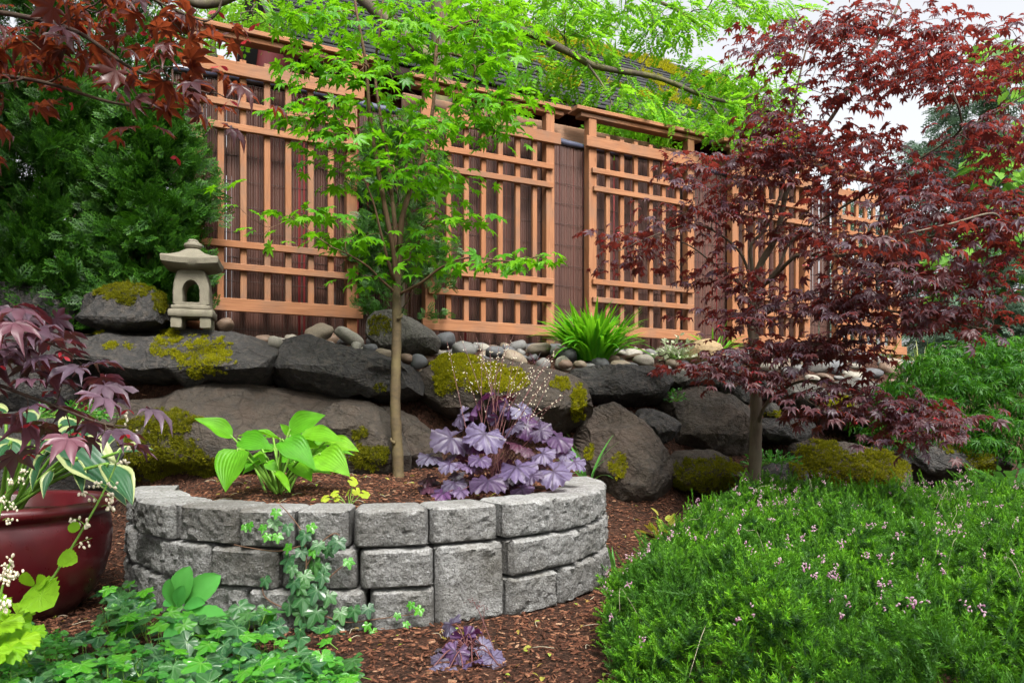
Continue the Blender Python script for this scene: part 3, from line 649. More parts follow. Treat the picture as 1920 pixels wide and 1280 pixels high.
moss('L8', [(1497, 880, 14, 26), (1470, 908, 30, 8)], 14000, M_MOSS_DARK, .014, 8)
moss('L9', [(1540, 860, 50, 32), (1600, 895, 90, 35), (1650, 870, 60, 28)], 11000, M_MOSS_DARK, .018, 9, .6)
moss('L10', [(1800, 825, 40, 26), (1840, 865, 28, 28)], 12000, M_MOSS_DARK, .017, 10, .7)
moss('M7', [(1570, 755, 30, 14)], 14000, M_MOSS, .016, 11)
moss('M5', [(1450, 775, 18, 6)], 14000, M_MOSS, .014, 12)
moss('U2', [(715, 725, 14, 7)], 14000, M_MOSS_DARK, .013, 13)

# ------------------------------------------------------------------ river stones at the fence foot
def pebble_meshes():
    out = []
    for k in range(7):
        D, F = ICO[3]; q = D.copy(); am = np.array([fbm(p, .9, 2, k * 5.1) for p in D]) * .22
        q = q * (1 + am)[:, None]; q = np.sign(q) * abs(q) ** (.86 + .03 * (k % 4))
        out.append([mesh_np('river_stone', q, F, m, smooth=True) for _, m in M_PEBBLES])
    return out
PEB = pebble_meshes(); rp = np.random.default_rng(21); placed = []
def where_l(L, n):
    if L < 1.45: a = 'left half of lantern trellis' if L < .6 else 'right half of lantern trellis' if L < 1.2 else 'first trellis gap'
    elif L < 3.1: a = 'green maple trunk' if L < 1.75 else 'left half of second trellis' if L < 2.4 else 'right half of second trellis'
    elif L < 4.75: a = 'bright green grass clump' if L < 3.65 else 'middle of third trellis' if L < 4.2 else 'right end of third trellis'
    else: a = 'gap before fourth trellis' if L < 5.2 else 'left half of fourth trellis' if L < 5.8 else 'right half of fourth trellis'
    b = 'in back row by' if n < .14 else 'in second row by' if n < .3 else 'in third row by' if n < .5 else 'in front row by'
    return b + ' ' + a
def stone(x, y, rx, ry, rz, z=None):
    zt = float(terrain(x, y)) + rz * .5 if z is None else z; c = int(rp.choice(5, p=[.22, .28, .2, .1, .2]))
    o = link('river_stone', PEB[rp.integers(7)][c], None, (x, y, zt))
    o.scale = (rx, ry, rz); o.rotation_euler = (rp.normal(0, .22), rp.normal(0, .22), rp.uniform(0, 3.14))
    sz = 'large' if rx > .085 else 'medium' if rx > .058 else 'small'; sh = 'flat' if rz < rx * .5 else 'rounded'
    tag(o, f'{sz} {sh} {M_PEBBLES[c][0]} stone {where_l(float(fence_l(x, y)), float(fence_n(x, y)))}', 'stone', 'river stones along the fence foot')
    placed.append((x, y, zt, max(rx, ry))); return o
# named ones first: (px, py, depth, half widths)
for px, py, d, rx, rz in [(422, 612, 5.2, .075, .042), (516, 642, 5.05, .048, .045), (598, 625, 5.35, .10, .062), (655, 632, 5.35, .11, .05), (668, 652, 5.2, .045, .04), (693, 655, 5.15, .055, .035), (720, 662, 5.1, .06, .032),
                          (762, 672, 5.05, .06, .035), (785, 678, 5.05, .055, .05), (835, 640, 5.75, .10, .065), (870, 655, 5.6, .09, .06), (965, 672, 5.6, .095, .05), (1012, 655, 6.2, .10, .055), (1063, 668, 6.1, .095, .062),
                          (1088, 684, 5.75, .06, .03), (1060, 683, 5.7, .055, .035), (1018, 683, 5.5, .055, .05), (928, 660, 5.6, .07, .045), (1148, 676, 6.1, .065, .04), (1166, 686, 5.8, .085, .04), (1207, 676, 6.2, .085, .05), (1186, 672, 6.4, .10, .03)]:
    p = P(px, py, d); stone(p.x, p.y, rx, rx * .8, rz, p.z)
cnt = 0
for _ in range(6000):
    L = rp.uniform(-.1, 6.6); off = np.interp(L, OFL, OFN); n = rp.uniform(-.1, .62 + off * 1.0)
    xy = fence_xy(L, n); rx = rp.choice([.04, .05, .06, .075, .095], p=[.12, .25, .29, .22, .12]) * rp.uniform(.95, 1.3) * (1.15 if n > .6 else .95)
    if any((xy[0] - a) ** 2 + (xy[1] - b) ** 2 < (.78 * (rx + r)) ** 2 for a, b, c, r in placed): continue
    stone(xy[0], xy[1], rx, rx * rp.uniform(.65, .9), rx * rp.uniform(.42, .68)); cnt += 1
    if cnt > 272: break

# ------------------------------------------------------------------ block planter
PC = np.array([-.70, 4.087]); PR = 1.19
def lattice(nx, ny, nz):
    idx, V, F = {}, [], []
    def vid(i, j, k):
        if (i, j, k) not in idx: idx[i, j, k] = len(V); V.append((i / nx, j / ny, k / nz))
        return idx[i, j, k]
    for j in (0, ny):
        for i in range(nx):
            for k in range(nz):
                f = [vid(i, j, k), vid(i + 1, j, k), vid(i + 1, j, k + 1), vid(i, j, k + 1)]; F.append(f if j == 0 else f[::-1])
    for i in (0, nx):
        for j in range(ny):
            for k in range(nz):
                f = [vid(i, j, k), vid(i, j + 1, k), vid(i, j + 1, k + 1), vid(i, j, k + 1)]; F.append(f[::-1] if i == 0 else f)
    for k in (0, nz):
        for i in range(nx):
            for j in range(ny):
                f = [vid(i, j, k), vid(i + 1, j, k), vid(i + 1, j + 1, k), vid(i, j + 1, k)]; F.append(f[::-1] if k == 0 else f)
    return np.array(V), np.array(F)
LAT, LATF = lattice(24, 6, 13); LATT, LATTF = lattice(24, 6, 25)
planter = thing('block_planter', (PC[0], PC[1], 0), 'curved raised planter of three courses of grey split-face concrete blocks', 'planter')
def block(t0, t1, z0, z1, R, seed):
    Vl, Fl = (LAT, LATF) if z1 - z0 < .2 else (LATT, LATTF)
    r = np.random.default_rng(seed); g = .0055
    h = z1 - z0; a0, a1 = math.radians(t0), math.radians(t1); wdt = R * (a1 - a0) - 2 * g; dep = .20
    u, v, ww = (Vl[:, 0] - .5) * wdt, Vl[:, 1] * dep, Vl[:, 2] * (h - .004)
    eu = np.minimum(Vl[:, 0], 1 - Vl[:, 0]) * wdt; ew = np.minimum(Vl[:, 2], 1 - Vl[:, 2]) * h
    fr = np.clip(1 - Vl[:, 1] * 6, 0, 1)
    rnd = .046 * np.exp(-(eu / .013) ** 1.3) + .009 * np.exp(-(ew / .010) ** 1.6)
    am = np.array([noise.noise((a * 17 + seed, b * 17, seed * .3)) * .7 + noise.noise((a * 45, b * 45 + seed, 3.1)) * .7 + noise.noise((a * 95, b * 95, seed)) * .4 for a, b in zip(u, ww)])
    inner = np.clip(eu / .016, 0, 1) * np.clip(ew / .012, 0, 1)
    v = v + fr * (rnd - (.006 + .017 * am) * inner)
    top = (Vl[:, 2] > .999); ww = ww - .010 * np.exp(-(np.minimum(eu, v + .001) / .012) ** 2) * (Vl[:, 2] > .95) + .007 * np.exp(-(np.minimum(eu, abs(v)) / .012) ** 2) * (Vl[:, 2] < .05)
    ww = ww + top * np.array([noise.noise((a * 25, b * 25, seed)) * .0025 for a, b in zip(u, v)])
    u = u * (1 - v / R * .93)                                # wedge toward the centre
    am_ = (a0 + a1) / 2 + r.normal(0, .004); rr_ = R + r.normal(0, .008)
    ox, oy = math.sin(am_), -math.cos(am_); tx, ty = math.cos(am_), math.sin(am_)
    sag = R * (1 - math.cos((a1 - a0) / 2))
    x = PC[0] + ox * (rr_ - v - sag * .3) + tx * u; y = PC[1] + oy * (rr_ - v - sag * .3) + ty * u
    o = part('stone_block', np.stack([x, y, z0 + ww + r.normal(0, .0015)], -1), Fl, M_BLOCK, planter, smooth=True)
    o.data.set_sharp_from_angle(angle=math.radians(38))
sd = 100
def ang_px(px):
    a, b = -72.0, 78.0
    for _ in range(40):
        m = (a + b) / 2; q = (PC[0] + PR * math.sin(math.radians(m)), PC[1] - PR * math.cos(math.radians(m)))
        a, b = (m, b) if 960 + q[0] / q[1] * F_PX < px else (a, m)
    return m
def joints(pxs, lo, hi, step=15.0):
    j = [ang_px(p) for p in pxs]
    while lo is not None and j[0] > lo: j.insert(0, j[0] - step)
    while hi is not None and j[-1] < hi: j.append(j[-1] + step)
    return j
top_j = joints([326, 439, 549, 657, 808, 942, 1042, 1108], -74, 100)
TALL = [ang_px(820), ang_px(954)]
mid_j = joints([390, 522, 673], -74, None) + TALL[:1]; mid_r = TALL[1:] + joints([1085], None, 108)
bot_j = joints([462, 560, 690], -76, None) + TALL[:1]; bot_r = TALL[1:] + joints([1049, 1115], None, 104)
for js, z0, z1, R in ((top_j, .302, .452, PR - .004), (mid_j, .151, .301, PR), (mid_r, .151, .301, PR), (bot_j, -.01, .150, PR + .006), (bot_r, -.01, .150, PR + .006), (TALL, -.01, .301, PR + .003)):
    for i in range(len(js) - 1): block(js[i], js[i + 1], z0, z1, R, sd); sd += 1
def soil_z(x, y):
    return .385 + .055 * np.clip((y - 3.2) / 1.4, 0, 1.4) + .012 * np.sin(x * 9) * np.cos(y * 8)
rad = np.linspace(0, PR - .165, 22); ang = np.linspace(0, 2 * math.pi, 72, endpoint=False)
gr, ga = np.meshgrid(rad, ang, indexing='ij'); sx, sy = PC[0] + gr * np.sin(ga), PC[1] - gr * np.cos(ga)
V = np.stack([sx, sy, soil_z(sx, sy)], -1).reshape(-1, 3); na = len(ang)
F = [(i * na + j, i * na + (j + 1) % na, (i + 1) * na + (j + 1) % na, (i + 1) * na + j) for i in range(len(rad) - 1) for j in range(na)]
tag(part('planter_soil', V, F, M_SOIL, smooth=True, origin=(PC[0], PC[1], .38)), kind='structure')

# ------------------------------------------------------------------ bark mulch
def chips(n, xr, yr, zf, ok, seed, smin, smax):
    r = np.random.default_rng(seed); x, y = r.uniform(*xr, n), r.uniform(*yr, n); k = ok(x, y); x, y = x[k], y[k]; n = len(x)
    z = zf(x, y); t = np.stack([x, y, z + r.uniform(.001, .012, n)], -1)
    a = r.uniform(0, 6.28, n); fw = np.stack([np.cos(a), np.sin(a), r.normal(0, .22, n)], -1); up = np.stack([r.normal(0, .35, n), r.normal(0, .35, n), np.ones(n)], -1)
    L = np.exp(r.uniform(math.log(smin), math.log(smax), n)); M = frames(fw, up) * np.stack([L * r.uniform(.15, .4, n), L, L * .16], -1)[:, None, :]
    T = np.array([(-.5, -.5, 0), (.5, -.45, 0), (.35, .5, 0), (-.4, .55, .1), (-.4, -.45, 1), (.4, -.4, .9), (.25, .45, .8), (-.3, .45, 1)], float)
    Fc = np.array([(4, 5, 6), (4, 6, 7), (0, 1, 5), (0, 5, 4), (1, 2, 6), (1, 6, 5), (2, 3, 7), (2, 7, 6), (3, 0, 4), (3, 4, 7)])
    return scatter(T, Fc, M, t)
def out_pl(x, y): return (x - PC[0]) ** 2 + (y - PC[1]) ** 2 > (PR + .02) ** 2
def in_pl(x, y): return ((x - PC[0]) ** 2 + (y - PC[1]) ** 2 < (PR - .19) ** 2)
V, F, _ = joinm([chips(40000, (-2.6, 1.4), (2.0, 5.4), terrain, lambda x, y: out_pl(x, y) & (x < .3 + .25 * (y - 2)), 1, .006, .03),
                 chips(15000, (-2.1, .5), (3.0, 5.1), soil_z, in_pl, 2, .006, .028),
                 chips(4000, (-2.2, 2.2), (4.4, 6.3), terrain, lambda x, y: out_pl(x, y) & (fence_n(x, y) > .6), 3, .006, .02)])
tag(part('bark_mulch', V, F, M_CHIP), 'reddish brown bark mulch chips covering the beds', 'mulch', kind='stuff')
# ------------------------------------------------------------------ leaf shapes (x side, y forward, z normal)
def uvxy(V, s=.5):
    return np.stack([V[:, 0] * s + .5, V[:, 1] * s + .5], -1)
def maple_leaf(nl=7, spread=128, sinus=.30, wid=.12, droop=.25, seed=0, fold=.05):
    r = np.random.default_rng(seed); V = [np.zeros(3)]; F = []
    angs = np.radians(np.linspace(-spread, spread, nl)); L = np.cos(angs * .52) ** .8 * r.uniform(.92, 1.08, nl)
    def zf(x, y): q = x * x + y * y; return -droop * q * (1 + .35 * r.normal())
    sin_i = []
    for i in range(nl + 1):
        a = angs[0] - .22 if i == 0 else angs[-1] + .22 if i == nl else (angs[i - 1] + angs[i]) / 2
        l = sinus * (L[0] * .6 if i == 0 else L[-1] * .6 if i == nl else (L[i - 1] + L[i]) / 2)
        V.append(np.array([math.sin(a) * l, math.cos(a) * l, .03])); sin_i.append(len(V) - 1)
    for i in range(nl):
        u = np.array([math.sin(angs[i]), math.cos(angs[i])]); p = np.array([u[1], -u[0]]); l = L[i]; k = len(V)
        for q, (t, w_) in enumerate([(.52, -wid), (.52, wid), (.8, -wid * .5), (.8, wid * .5), (.55, 0), (1.0, 0)]):
            xy = u * t * l + p * w_ * l * (1.15 if abs(w_) == wid else 1); z = zf(*xy) + (fold if w_ else -fold * .4)
            if t == 1.0: z -= .06 * droop * 2
            V.append(np.array([*xy, z]))
        a, b, c, d, m, t = range(k, k + 6); sl, sr = sin_i[i], sin_i[i + 1]
        F += [(0, a, sl), (0, m, a), (0, b, m), (0, sr, b), (a, m, c), (m, t, c), (m, d, t), (m, b, d)]
    V = np.array(V); return V, np.array(F), uvxy(V)
def polar_leaf(rf, nth, rings, zf, a0=-160, a1=160):
    th = np.radians(np.linspace(a0, a1, nth)); V = [(0, 0, zf(0, 0))]; F = []
    for q in rings:
        for t in th:
            r = rf(t) * q if q > .6 else (rf(t) * .5 + .5 * .8) * q
            x, y = math.sin(t) * r, math.cos(t) * r; V.append((x, y, zf(r, t)))
    for j in range(nth - 1): F.append((0, 2 + j, 1 + j))
    for k in range(len(rings) - 1):
        for j in range(nth - 1):
            a = 1 + k * nth + j; b = a + nth; F += [(a, a + 1, b + 1), (a, b + 1, b)]
    V = np.array(V); return V, np.array(F), uvxy(V)
def heuch_leaf(seed):
    r = np.random.default_rng(seed); ph = r.uniform(0, 6, 3)
    def rf(t): return (.78 + .19 * abs(math.cos(3.46 * t)) ** .55 + .035 * math.cos(20.8 * t)) * (1 - .2 * max(0, abs(t) - 2.0))
    def zf(q, t): return .16 * q * q * math.sin(3 * t + ph[1]) - .28 * q * q + .07 * q * math.cos(6.92 * t) + .10 * q * q * math.sin(13 * t + ph[2]) * (q > .55)
    return polar_leaf(rf, 65, (.3, .6, .85, 1.0), zf)
def ivy_leaf(seed):
    r = np.random.default_rng(seed); ce = np.radians([0, 56, -56, 112, -112]); ln = np.array([1, .78, .78, .58, .58]) * r.uniform(.93, 1.07, 5)
    def rf(t): return max(.46 + (l - .46) * math.exp(-((t - c) / .34) ** 2) for c, l in zip(ce, ln)) * (1.04 if abs(t) < 2.6 else .8)
    def zf(q, t): return -.16 * q * q + .07 * q * math.cos(6.4 * t)
    return polar_leaf(rf, 41, (.35, .7, 1.0), zf, -165, 165)
def round_leaf(seed, scal=.06, k=7):
    r = np.random.default_rng(seed); ph = r.uniform(0, 6)
    def rf(t): return .9 + scal * math.cos(k * t + ph) - .12 * max(0, abs(t) - 2)
    return polar_leaf(rf, 29, (.5, 1.0), lambda q, t: -.2 * q * q + .08 * q * math.sin(3 * t + ph))
def ovate(nl=10, nw=8, w=.5, peak=.42, arch=.25, cup=.18, tipf=1.3, fold=0.0, wave=0.0, seed=0, teeth=0.0):
    """unit length along y, half width w"""
    r = np.random.default_rng(seed); ph = r.uniform(0, 6); V, F, U = [], [], []
    for i in range(nl + 1):
        t = i / nl; ww = w * (math.sin(math.pi * t ** (math.log(.5) / math.log(peak))) ** (.75 if t < peak else tipf * .72)) if 0 < t < 1 else .004
        ww *= 1 + teeth * (1 if i % 2 else -1)
        for j in range(nw + 1):
            u = j / nw * 2 - 1
            z = -arch * t * t + cup * u * u * ww + fold * abs(u) * ww + wave * math.sin(9 * t + ph + (2 if u > 0 else 0)) * u * u * ww
            V.append((u * ww, t, z)); U.append((u * .5 + .5, t))
    for i in range(nl):
        for j in range(nw):
            a = i * (nw + 1) + j; b = a + nw + 1; F += [(a, a + 1, b + 1), (a, b + 1, b)]
    return np.array(V), np.array(F), np.array(U)
def blade(nseg=7, bend=.6, w=.02, twist=0.0):
    V, F, U = [], [], []
    for i in range(nseg + 1):
        t = i / nseg; a = bend * t; y = math.sin(a) / bend if bend else t; z = -(1 - math.cos(a)) / bend if bend else 0
        ww = w * (1 - t ** 2.5) ** .8 * (.6 + .8 * min(t * 4, 1) * .5) + .0005
        for s, zz in ((-1, .25), (0, 0), (1, .25)):
            V.append((s * ww, y, z + zz * ww)); U.append((s * .5 + .5, t))
    for i in range(nseg):
        for j in range(2):
            a = i * 3 + j; F += [(a, a + 1, a + 4), (a, a + 4, a + 3)]
    return np.array(V), np.array(F), np.array(U)
def diamonds(segs, w, flatz=0.0):
    """list of (base, tip, yfrac) to thin diamond blades in the xy plane"""
    V, F, U = [], [], []
    for b, t, q in segs:
        b, t = np.array(b, float), np.array(t, float); d = t - b; L = np.linalg.norm(d); p = np.array([-d[1], d[0], 0]) / L * w; k = len(V)
        m = b + d * .55; V += [b, m + p, t, m - p]; F += [(k, k + 3, k + 2), (k, k + 2, k + 1)]; U += [(.5, q * .8), (.4, q), (.5, min(1, q + .25)), (.6, q)]
    return np.array(V), np.array(F), np.array(U)
def thuja_spray(seed, npair=5, sub=2):
    r = np.random.default_rng(seed); S_ = [((0, 0, 0), (0, 1, -.12), .35)]
    for i in range(npair):
        y = .12 + .16 * i; l = .52 * (1 - .13 * i)
        for s in (-1, 1):
            a = math.radians(r.uniform(34, 50)); b = np.array([0, y, -.1 * y]); z = r.normal(0, .06)
            t = b + np.array([s * math.sin(a) * l, math.cos(a) * l, z]); S_.append((b, t, .25 + .08 * i))
            for k in range(sub):
                m = b + (t - b) * (.35 + .3 * k); l2 = l * .42 * (1 - .2 * k); a2 = a + s * 0 + (-.55 if k % 2 else .6)
                S_.append((m, m + np.array([s * math.sin(a2) * l2, math.cos(a2) * l2, z * .5]), .45 + .1 * k))
    return diamonds(S_, .032)
def pinnate(npair=6, lw=.085, ll=.27, seed=0, droop=.3):
    r = np.random.default_rng(seed); S_ = [((0, 0, 0), (0, 1, -droop), .3)]; V, F, U = [], [], []
    for i in range(npair * 2 + 1):
        t = .22 + .78 * (i // 2) / npair; b = np.array([0, t, -droop * t * t])
        if i == npair * 2: a, s = 0, 1
        else: s = 1 if i % 2 else -1; a = math.radians(r.uniform(52, 72)) * s
        d = np.array([math.sin(a), math.cos(a), r.normal(-.15, .12)]); d = unit(d); p = unit(np.cross(d, (0, 0, 1))) ; L = ll * r.uniform(.85, 1.1); k = len(V)
        V += [b + d * .02, b + d * L * .35 + p * lw, b + d * L * .7 + p * lw * .75, b + d * L, b + d * L * .7 - p * lw * .75, b + d * L * .35 - p * lw]
        F += [(k, k + 5, k + 1), (k + 1, k + 5, k + 4), (k + 1, k + 4, k + 2), (k + 2, k + 4, k + 3)]; U += [(.5, .5)] * 6
    V.append(np.array([0, 0, 0.])); V.append(np.array([.008, .5, -droop * .25])); V.append(np.array([0, 1, -droop])); k = len(V) - 3; F.append((k, k + 1, k + 2)); U += [(.5, .5)] * 3
    return np.array(V), np.array(F), np.array(U)
def sprig(nw=6, per=4, seed=0):
    r = np.random.default_rng(seed); V = [(-.012, 0, 0), (.012, 0, 0), (0, 1, 0)]; F = [(0, 1, 2)]; U = [(.5, 0), (.5, 0), (.5, 1)]
    for i in range(nw):
        y = .25 + .72 * i / (nw - 1); l = .24 * (1.1 - .4 * i / nw)
        for j in range(per):
            a = 6.283 * (j + .5 * (i % 2)) / per + r.normal(0, .2); el = r.uniform(.35, .75) + .5 * i / nw
            d = np.array([math.cos(a) * math.cos(el), math.sin(el), math.sin(a) * math.cos(el)]); p = np.array([-math.sin(a), 0, math.cos(a)]) * .032; k = len(V)
            b = np.array([0, y, 0]); V += [b - p, b + p, b + d * l]; F.append((k, k + 1, k + 2)); U += [(.5, y * .9), (.5, y * .9), (.5, min(1, y + .1))]
    return np.array(V, float), np.array(F), np.array(U, float)

# ------------------------------------------------------------------ placing leaves
def in_view(T):
    p = to_px(T); return (T[:, 1] > .3) & (p[:, 0] > -60) & (p[:, 0] < 1980) & (p[:, 1] > -60) & (p[:, 1] < 1340)
def put_leaves(root, temps, M, T, mat, nobj=300, name='leaf', mass='foliage', seed=0):
    """the largest nobj leaves in view become parts of their own, the rest one part"""
    r = np.random.default_rng(seed + 5); n = len(T); T = np.asarray(T, float); which = r.integers(len(temps), size=n)
    sc = np.linalg.norm(M[:, :, 1], axis=1) / np.maximum(T[:, 1], .2) * np.where(in_view(T), 1, .01)
    order = np.argsort(-sc); own = set(order[:nobj].tolist()); base = np.array(wloc(root))
    meshes = [mesh_np(name, t[0], t[1], mat, t[2], True) for t in temps]
    for i in order[:nobj]:
        o = bpy.data.objects.new(name, meshes[which[i]]); C.objects.link(o); o.parent = root
        m = Matrix(M[i].tolist()).to_4x4(); m.translation = Vector((T[i] - base).tolist()); o.matrix_basis = m
    rest = np.array([i for i in range(n) if i not in own], int)
    if len(rest):
        ps = [scatter(t[0], t[1], M[rest[which[rest] == k]], T[rest[which[rest] == k]], t[2]) for k, t in enumerate(temps) if (which[rest] == k).any()]
        V, F, U = joinm(ps); part(mass, V, F, mat, root, U, True, 'stuff')
def skeleton(limbs, targets, seed=0, pull=.35, up=.15):
    """twigs growing from the limbs to every target; returns twig paths and end directions"""
    r = np.random.default_rng(seed); pts, dirs, own = [], [], []
    for q, l in enumerate(limbs):
        t = unit(np.gradient(l, axis=0)); pts += list(l); dirs += list(t); own += [-1] * len(l)
    N0 = np.array(pts); tg = np.asarray(targets); order = np.argsort([np.min(np.linalg.norm(N0 - t, axis=1)) for t in tg])
    paths, cnt, par, ends = [], [], [], np.zeros_like(tg)
    for i in order:
        A = np.array(pts); t = tg[i]; v = t - A; d = np.linalg.norm(v, axis=1); al = (v * np.array(dirs)).sum(1) / np.maximum(d, 1e-6)
        j = int(np.argmin(d * (1.25 - pull * al))); a = A[j]; L = max(d[j], 1e-3)
        c = a + np.array(dirs[j]) * L * .35 + np.array([0, 0, up * L]); s = np.linspace(0, 1, 6)[:, None]
        p = a * (1 - s) ** 2 + 2 * c * s * (1 - s) + t * s * s; p[1:-1] += r.normal(0, .012 * L, (4, 3))
        k = own[j]; paths.append(p); par.append(k); cnt.append(1)
        while k >= 0: cnt[k] += 1; k = par[k]
        g = unit(np.gradient(p, axis=0)); ends[i] = g[-1]
        pts += list(p[1:]); dirs += list(g[1:]); own += [len(paths) - 1] * 5
    return paths, cnt, ends
def twig_mesh(paths, cnt, r0, power=.5, k=5):
    return joinm([tubet(p, np.linspace(r0 * c ** power * 1.25, r0 * max(1, c * .35) ** power, len(p)), k) for p, c in zip(paths, cnt)])
def region_pts(regs, seed):
    r = np.random.default_rng(seed); out = []
    for cx, cy, rx, ry, d0, d1, n in regs:
        for _ in range(n):
            while True:
                u, v = r.uniform(-1, 1, 2)
                if u * u + v * v <= 1: break
            out.append(Pn(cx + u * rx, cy + v * ry, r.uniform(d0, d1)))
    return np.array(out)
def spray_leaves(T, ends, per, length, size, seed, flatn=.35, droopf=.35, spread=1.0):
    """flat sprays of opposite leaves at each twig end"""
    r = np.random.default_rng(seed); t_, f_, u_, s_ = [], [], [], []
    for p, e in zip(T, ends):
        h = unit(np.array([e[0], e[1], e[2] * .25]) + r.normal(0, .15, 3)); sd = unit(np.cross(h, (0, 0, 1)))
        n = max(2, int(per * r.uniform(.7, 1.3))); L = length * r.uniform(.7, 1.3)
        for i in range(n):
            q = i / max(1, n - 1); s = 1 if i % 2 else -1; off = r.uniform(.15, .55) * L * (1 - .5 * q) * spread
            t_.append(p + h * (q - .55) * L + sd * s * off + np.array([0, 0, r.normal(0, .018)]))
            f_.append(h * (.35 + .8 * q) + sd * s * (1 - .75 * q) + np.array([0, 0, -droopf + r.normal(0, .22)])); u_.append(np.array([0, 0, 1]) + r.normal(0, flatn, 3)); s_.append(size * r.uniform(.65, 1.2))
    M = frames(np.array(f_), np.array(u_)) * np.array(s_)[:, None, None]
    return np.array(t_), M
def limb_parts(root, limbs, radii, mat, names, mat2=None):
    for l, (a, b), nm in zip(limbs, radii, names):
        rv = np.linspace(a, b, len(l)) * (1 + .045 * np.sin(np.arange(len(l)) * 2.1) + .03 * np.sin(np.arange(len(l)) * 5.3 + 1)); V, F = tube(l, rv, 9); part(nm, V, F, mat if nm == 'trunk' or mat2 is None else mat2, root, smooth=True)
# ------------------------------------------------------------------ green Japanese maple in the planter
GM = [maple_leaf(7, 122, .42, .145, .25, s, .04) for s in range(4)]
GM2 = [maple_leaf(7, 122, .40, .165, d, s + 10, .05) for s, d in enumerate((.25, .45, .6, .35))]
def px_path(pts, n=8):
    return smooth_path([Pn(*p) for p in pts], n)
b = Pn(746, 893, 4.5); gmap = thing('japanese_maple', tuple(b), 'slender green-leaved maple tree growing in the block planter', 'tree')
limbs = [px_path([(747, 897, 4.5), (745, 840, 4.5), (741, 760, 4.5), (743, 660, 4.5), (744, 570, 4.5), (743, 520, 4.5)]),
         px_path([(743, 525, 4.5), (738, 470, 4.48), (722, 390, 4.45), (706, 300, 4.42), (693, 215, 4.4), (686, 120, 4.35), (668, 20, 4.3), (660, -60, 4.3)]),
         px_path([(745, 525, 4.5), (750, 450, 4.5), (756, 400, 4.5), (775, 340, 4.52), (797, 280, 4.55), (812, 200, 4.6), (816, 110, 4.6), (828, 20, 4.65), (832, -60, 4.65)]),
         px_path([(742, 500, 4.5), (741, 430, 4.55), (735, 370, 4.6), (728, 300, 4.6), (712, 210, 4.6), (703, 130, 4.62), (712, 60, 4.6), (722, -40, 4.6)]),
         px_path([(742, 530, 4.5), (732, 505, 4.4), (715, 440, 4.3), (700, 380, 4.25), (680, 330, 4.2)]),
         px_path([(741, 548, 4.5), (715, 525, 4.4), (690, 500, 4.3), (655, 478, 4.2), (620, 462, 4.15)]),
         px_path([(747, 552, 4.5), (790, 530, 4.4), (830, 500, 4.3), (880, 483, 4.2), (960, 490, 4.1), (1020, 478, 4.05)])]
limb_parts(gmap, limbs, [(.034, .025), (.017, .006), (.019, .006), (.015, .005), (.010, .004), (.008, .003), (.009, .003)], M_BARK_GREEN, ['trunk'] + ['branch'] * 6, M_BARK_TWIG)
V, F, _ = joinm([tubet(px_path([(743 + s * 3, 590 + k, 4.5 - .03), (743 + s * 9, 586 + k, 4.5 - .04), (744 + s * 11, 580 + k, 4.5 - .04)], 3), [.012, .008, .004], 6) for s, k in ((1, 8), (-1, 240))])
part('pruned_stub', V, F, M_BARK_GREEN, gmap, smooth=True)
regs = [(710, 50, 180, 65, 4.0, 5.0, 24), (860, 55, 130, 70, 4.0, 5.0, 20), (600, 132, 66, 20, 4.0, 4.4, 9), (565, 208, 52, 10, 4.05, 4.25, 7), (610, 255, 62, 14, 4.0, 4.4, 7), (640, 310, 55, 30, 4.1, 4.6, 6), (800, 150, 140, 60, 4.0, 5.0, 17),
        (935, 120, 60, 50, 4.0, 4.7, 10), (950, 200, 60, 14, 4.0, 4.4, 9), (870, 232, 100, 36, 4.0, 4.8, 16), (710, 220, 110, 60, 4.0, 5.0, 11), (835, 325, 72, 40, 4.1, 4.8, 11), (720, 330, 90, 60, 4.1, 4.9, 10), (600, 400, 70, 14, 4.0, 4.4, 5),
        (440, 372, 16, 4, 4.0, 4.05, 1), (478, 438, 20, 5, 4.0, 4.1, 1), (650, 455, 60, 18, 4.1, 4.5, 5), (850, 425, 70, 26, 4.1, 4.6, 7), (960, 492, 80, 12, 4.0, 4.3, 8), (770, 470, 80, 22, 4.2, 4.6, 6), (690, 515, 44, 9, 4.2, 4.5, 3), (560, 45, 50, 22, 4.1, 4.5, 4), (610, 20, 50, 20, 4.1, 4.6, 5), (930, 30, 60, 30, 4.1, 4.8, 12), (790, 90, 150, 80, 4.0, 5.0, 8)]
tg = region_pts(regs, 31); paths, cnt, ends = skeleton(limbs, tg, 3, .4, .08)
V, F, _ = twig_mesh(paths, cnt, .0013, .55); part('twig_mass', V, F, M_BARK_TWIG, gmap, smooth=True, kind='stuff')
T, M = spray_leaves(tg, ends, 6, .27, .068, 6, .38, .34); put_leaves(gmap, GM, M, T, M_LEAF_GREEN, 300, seed=1)

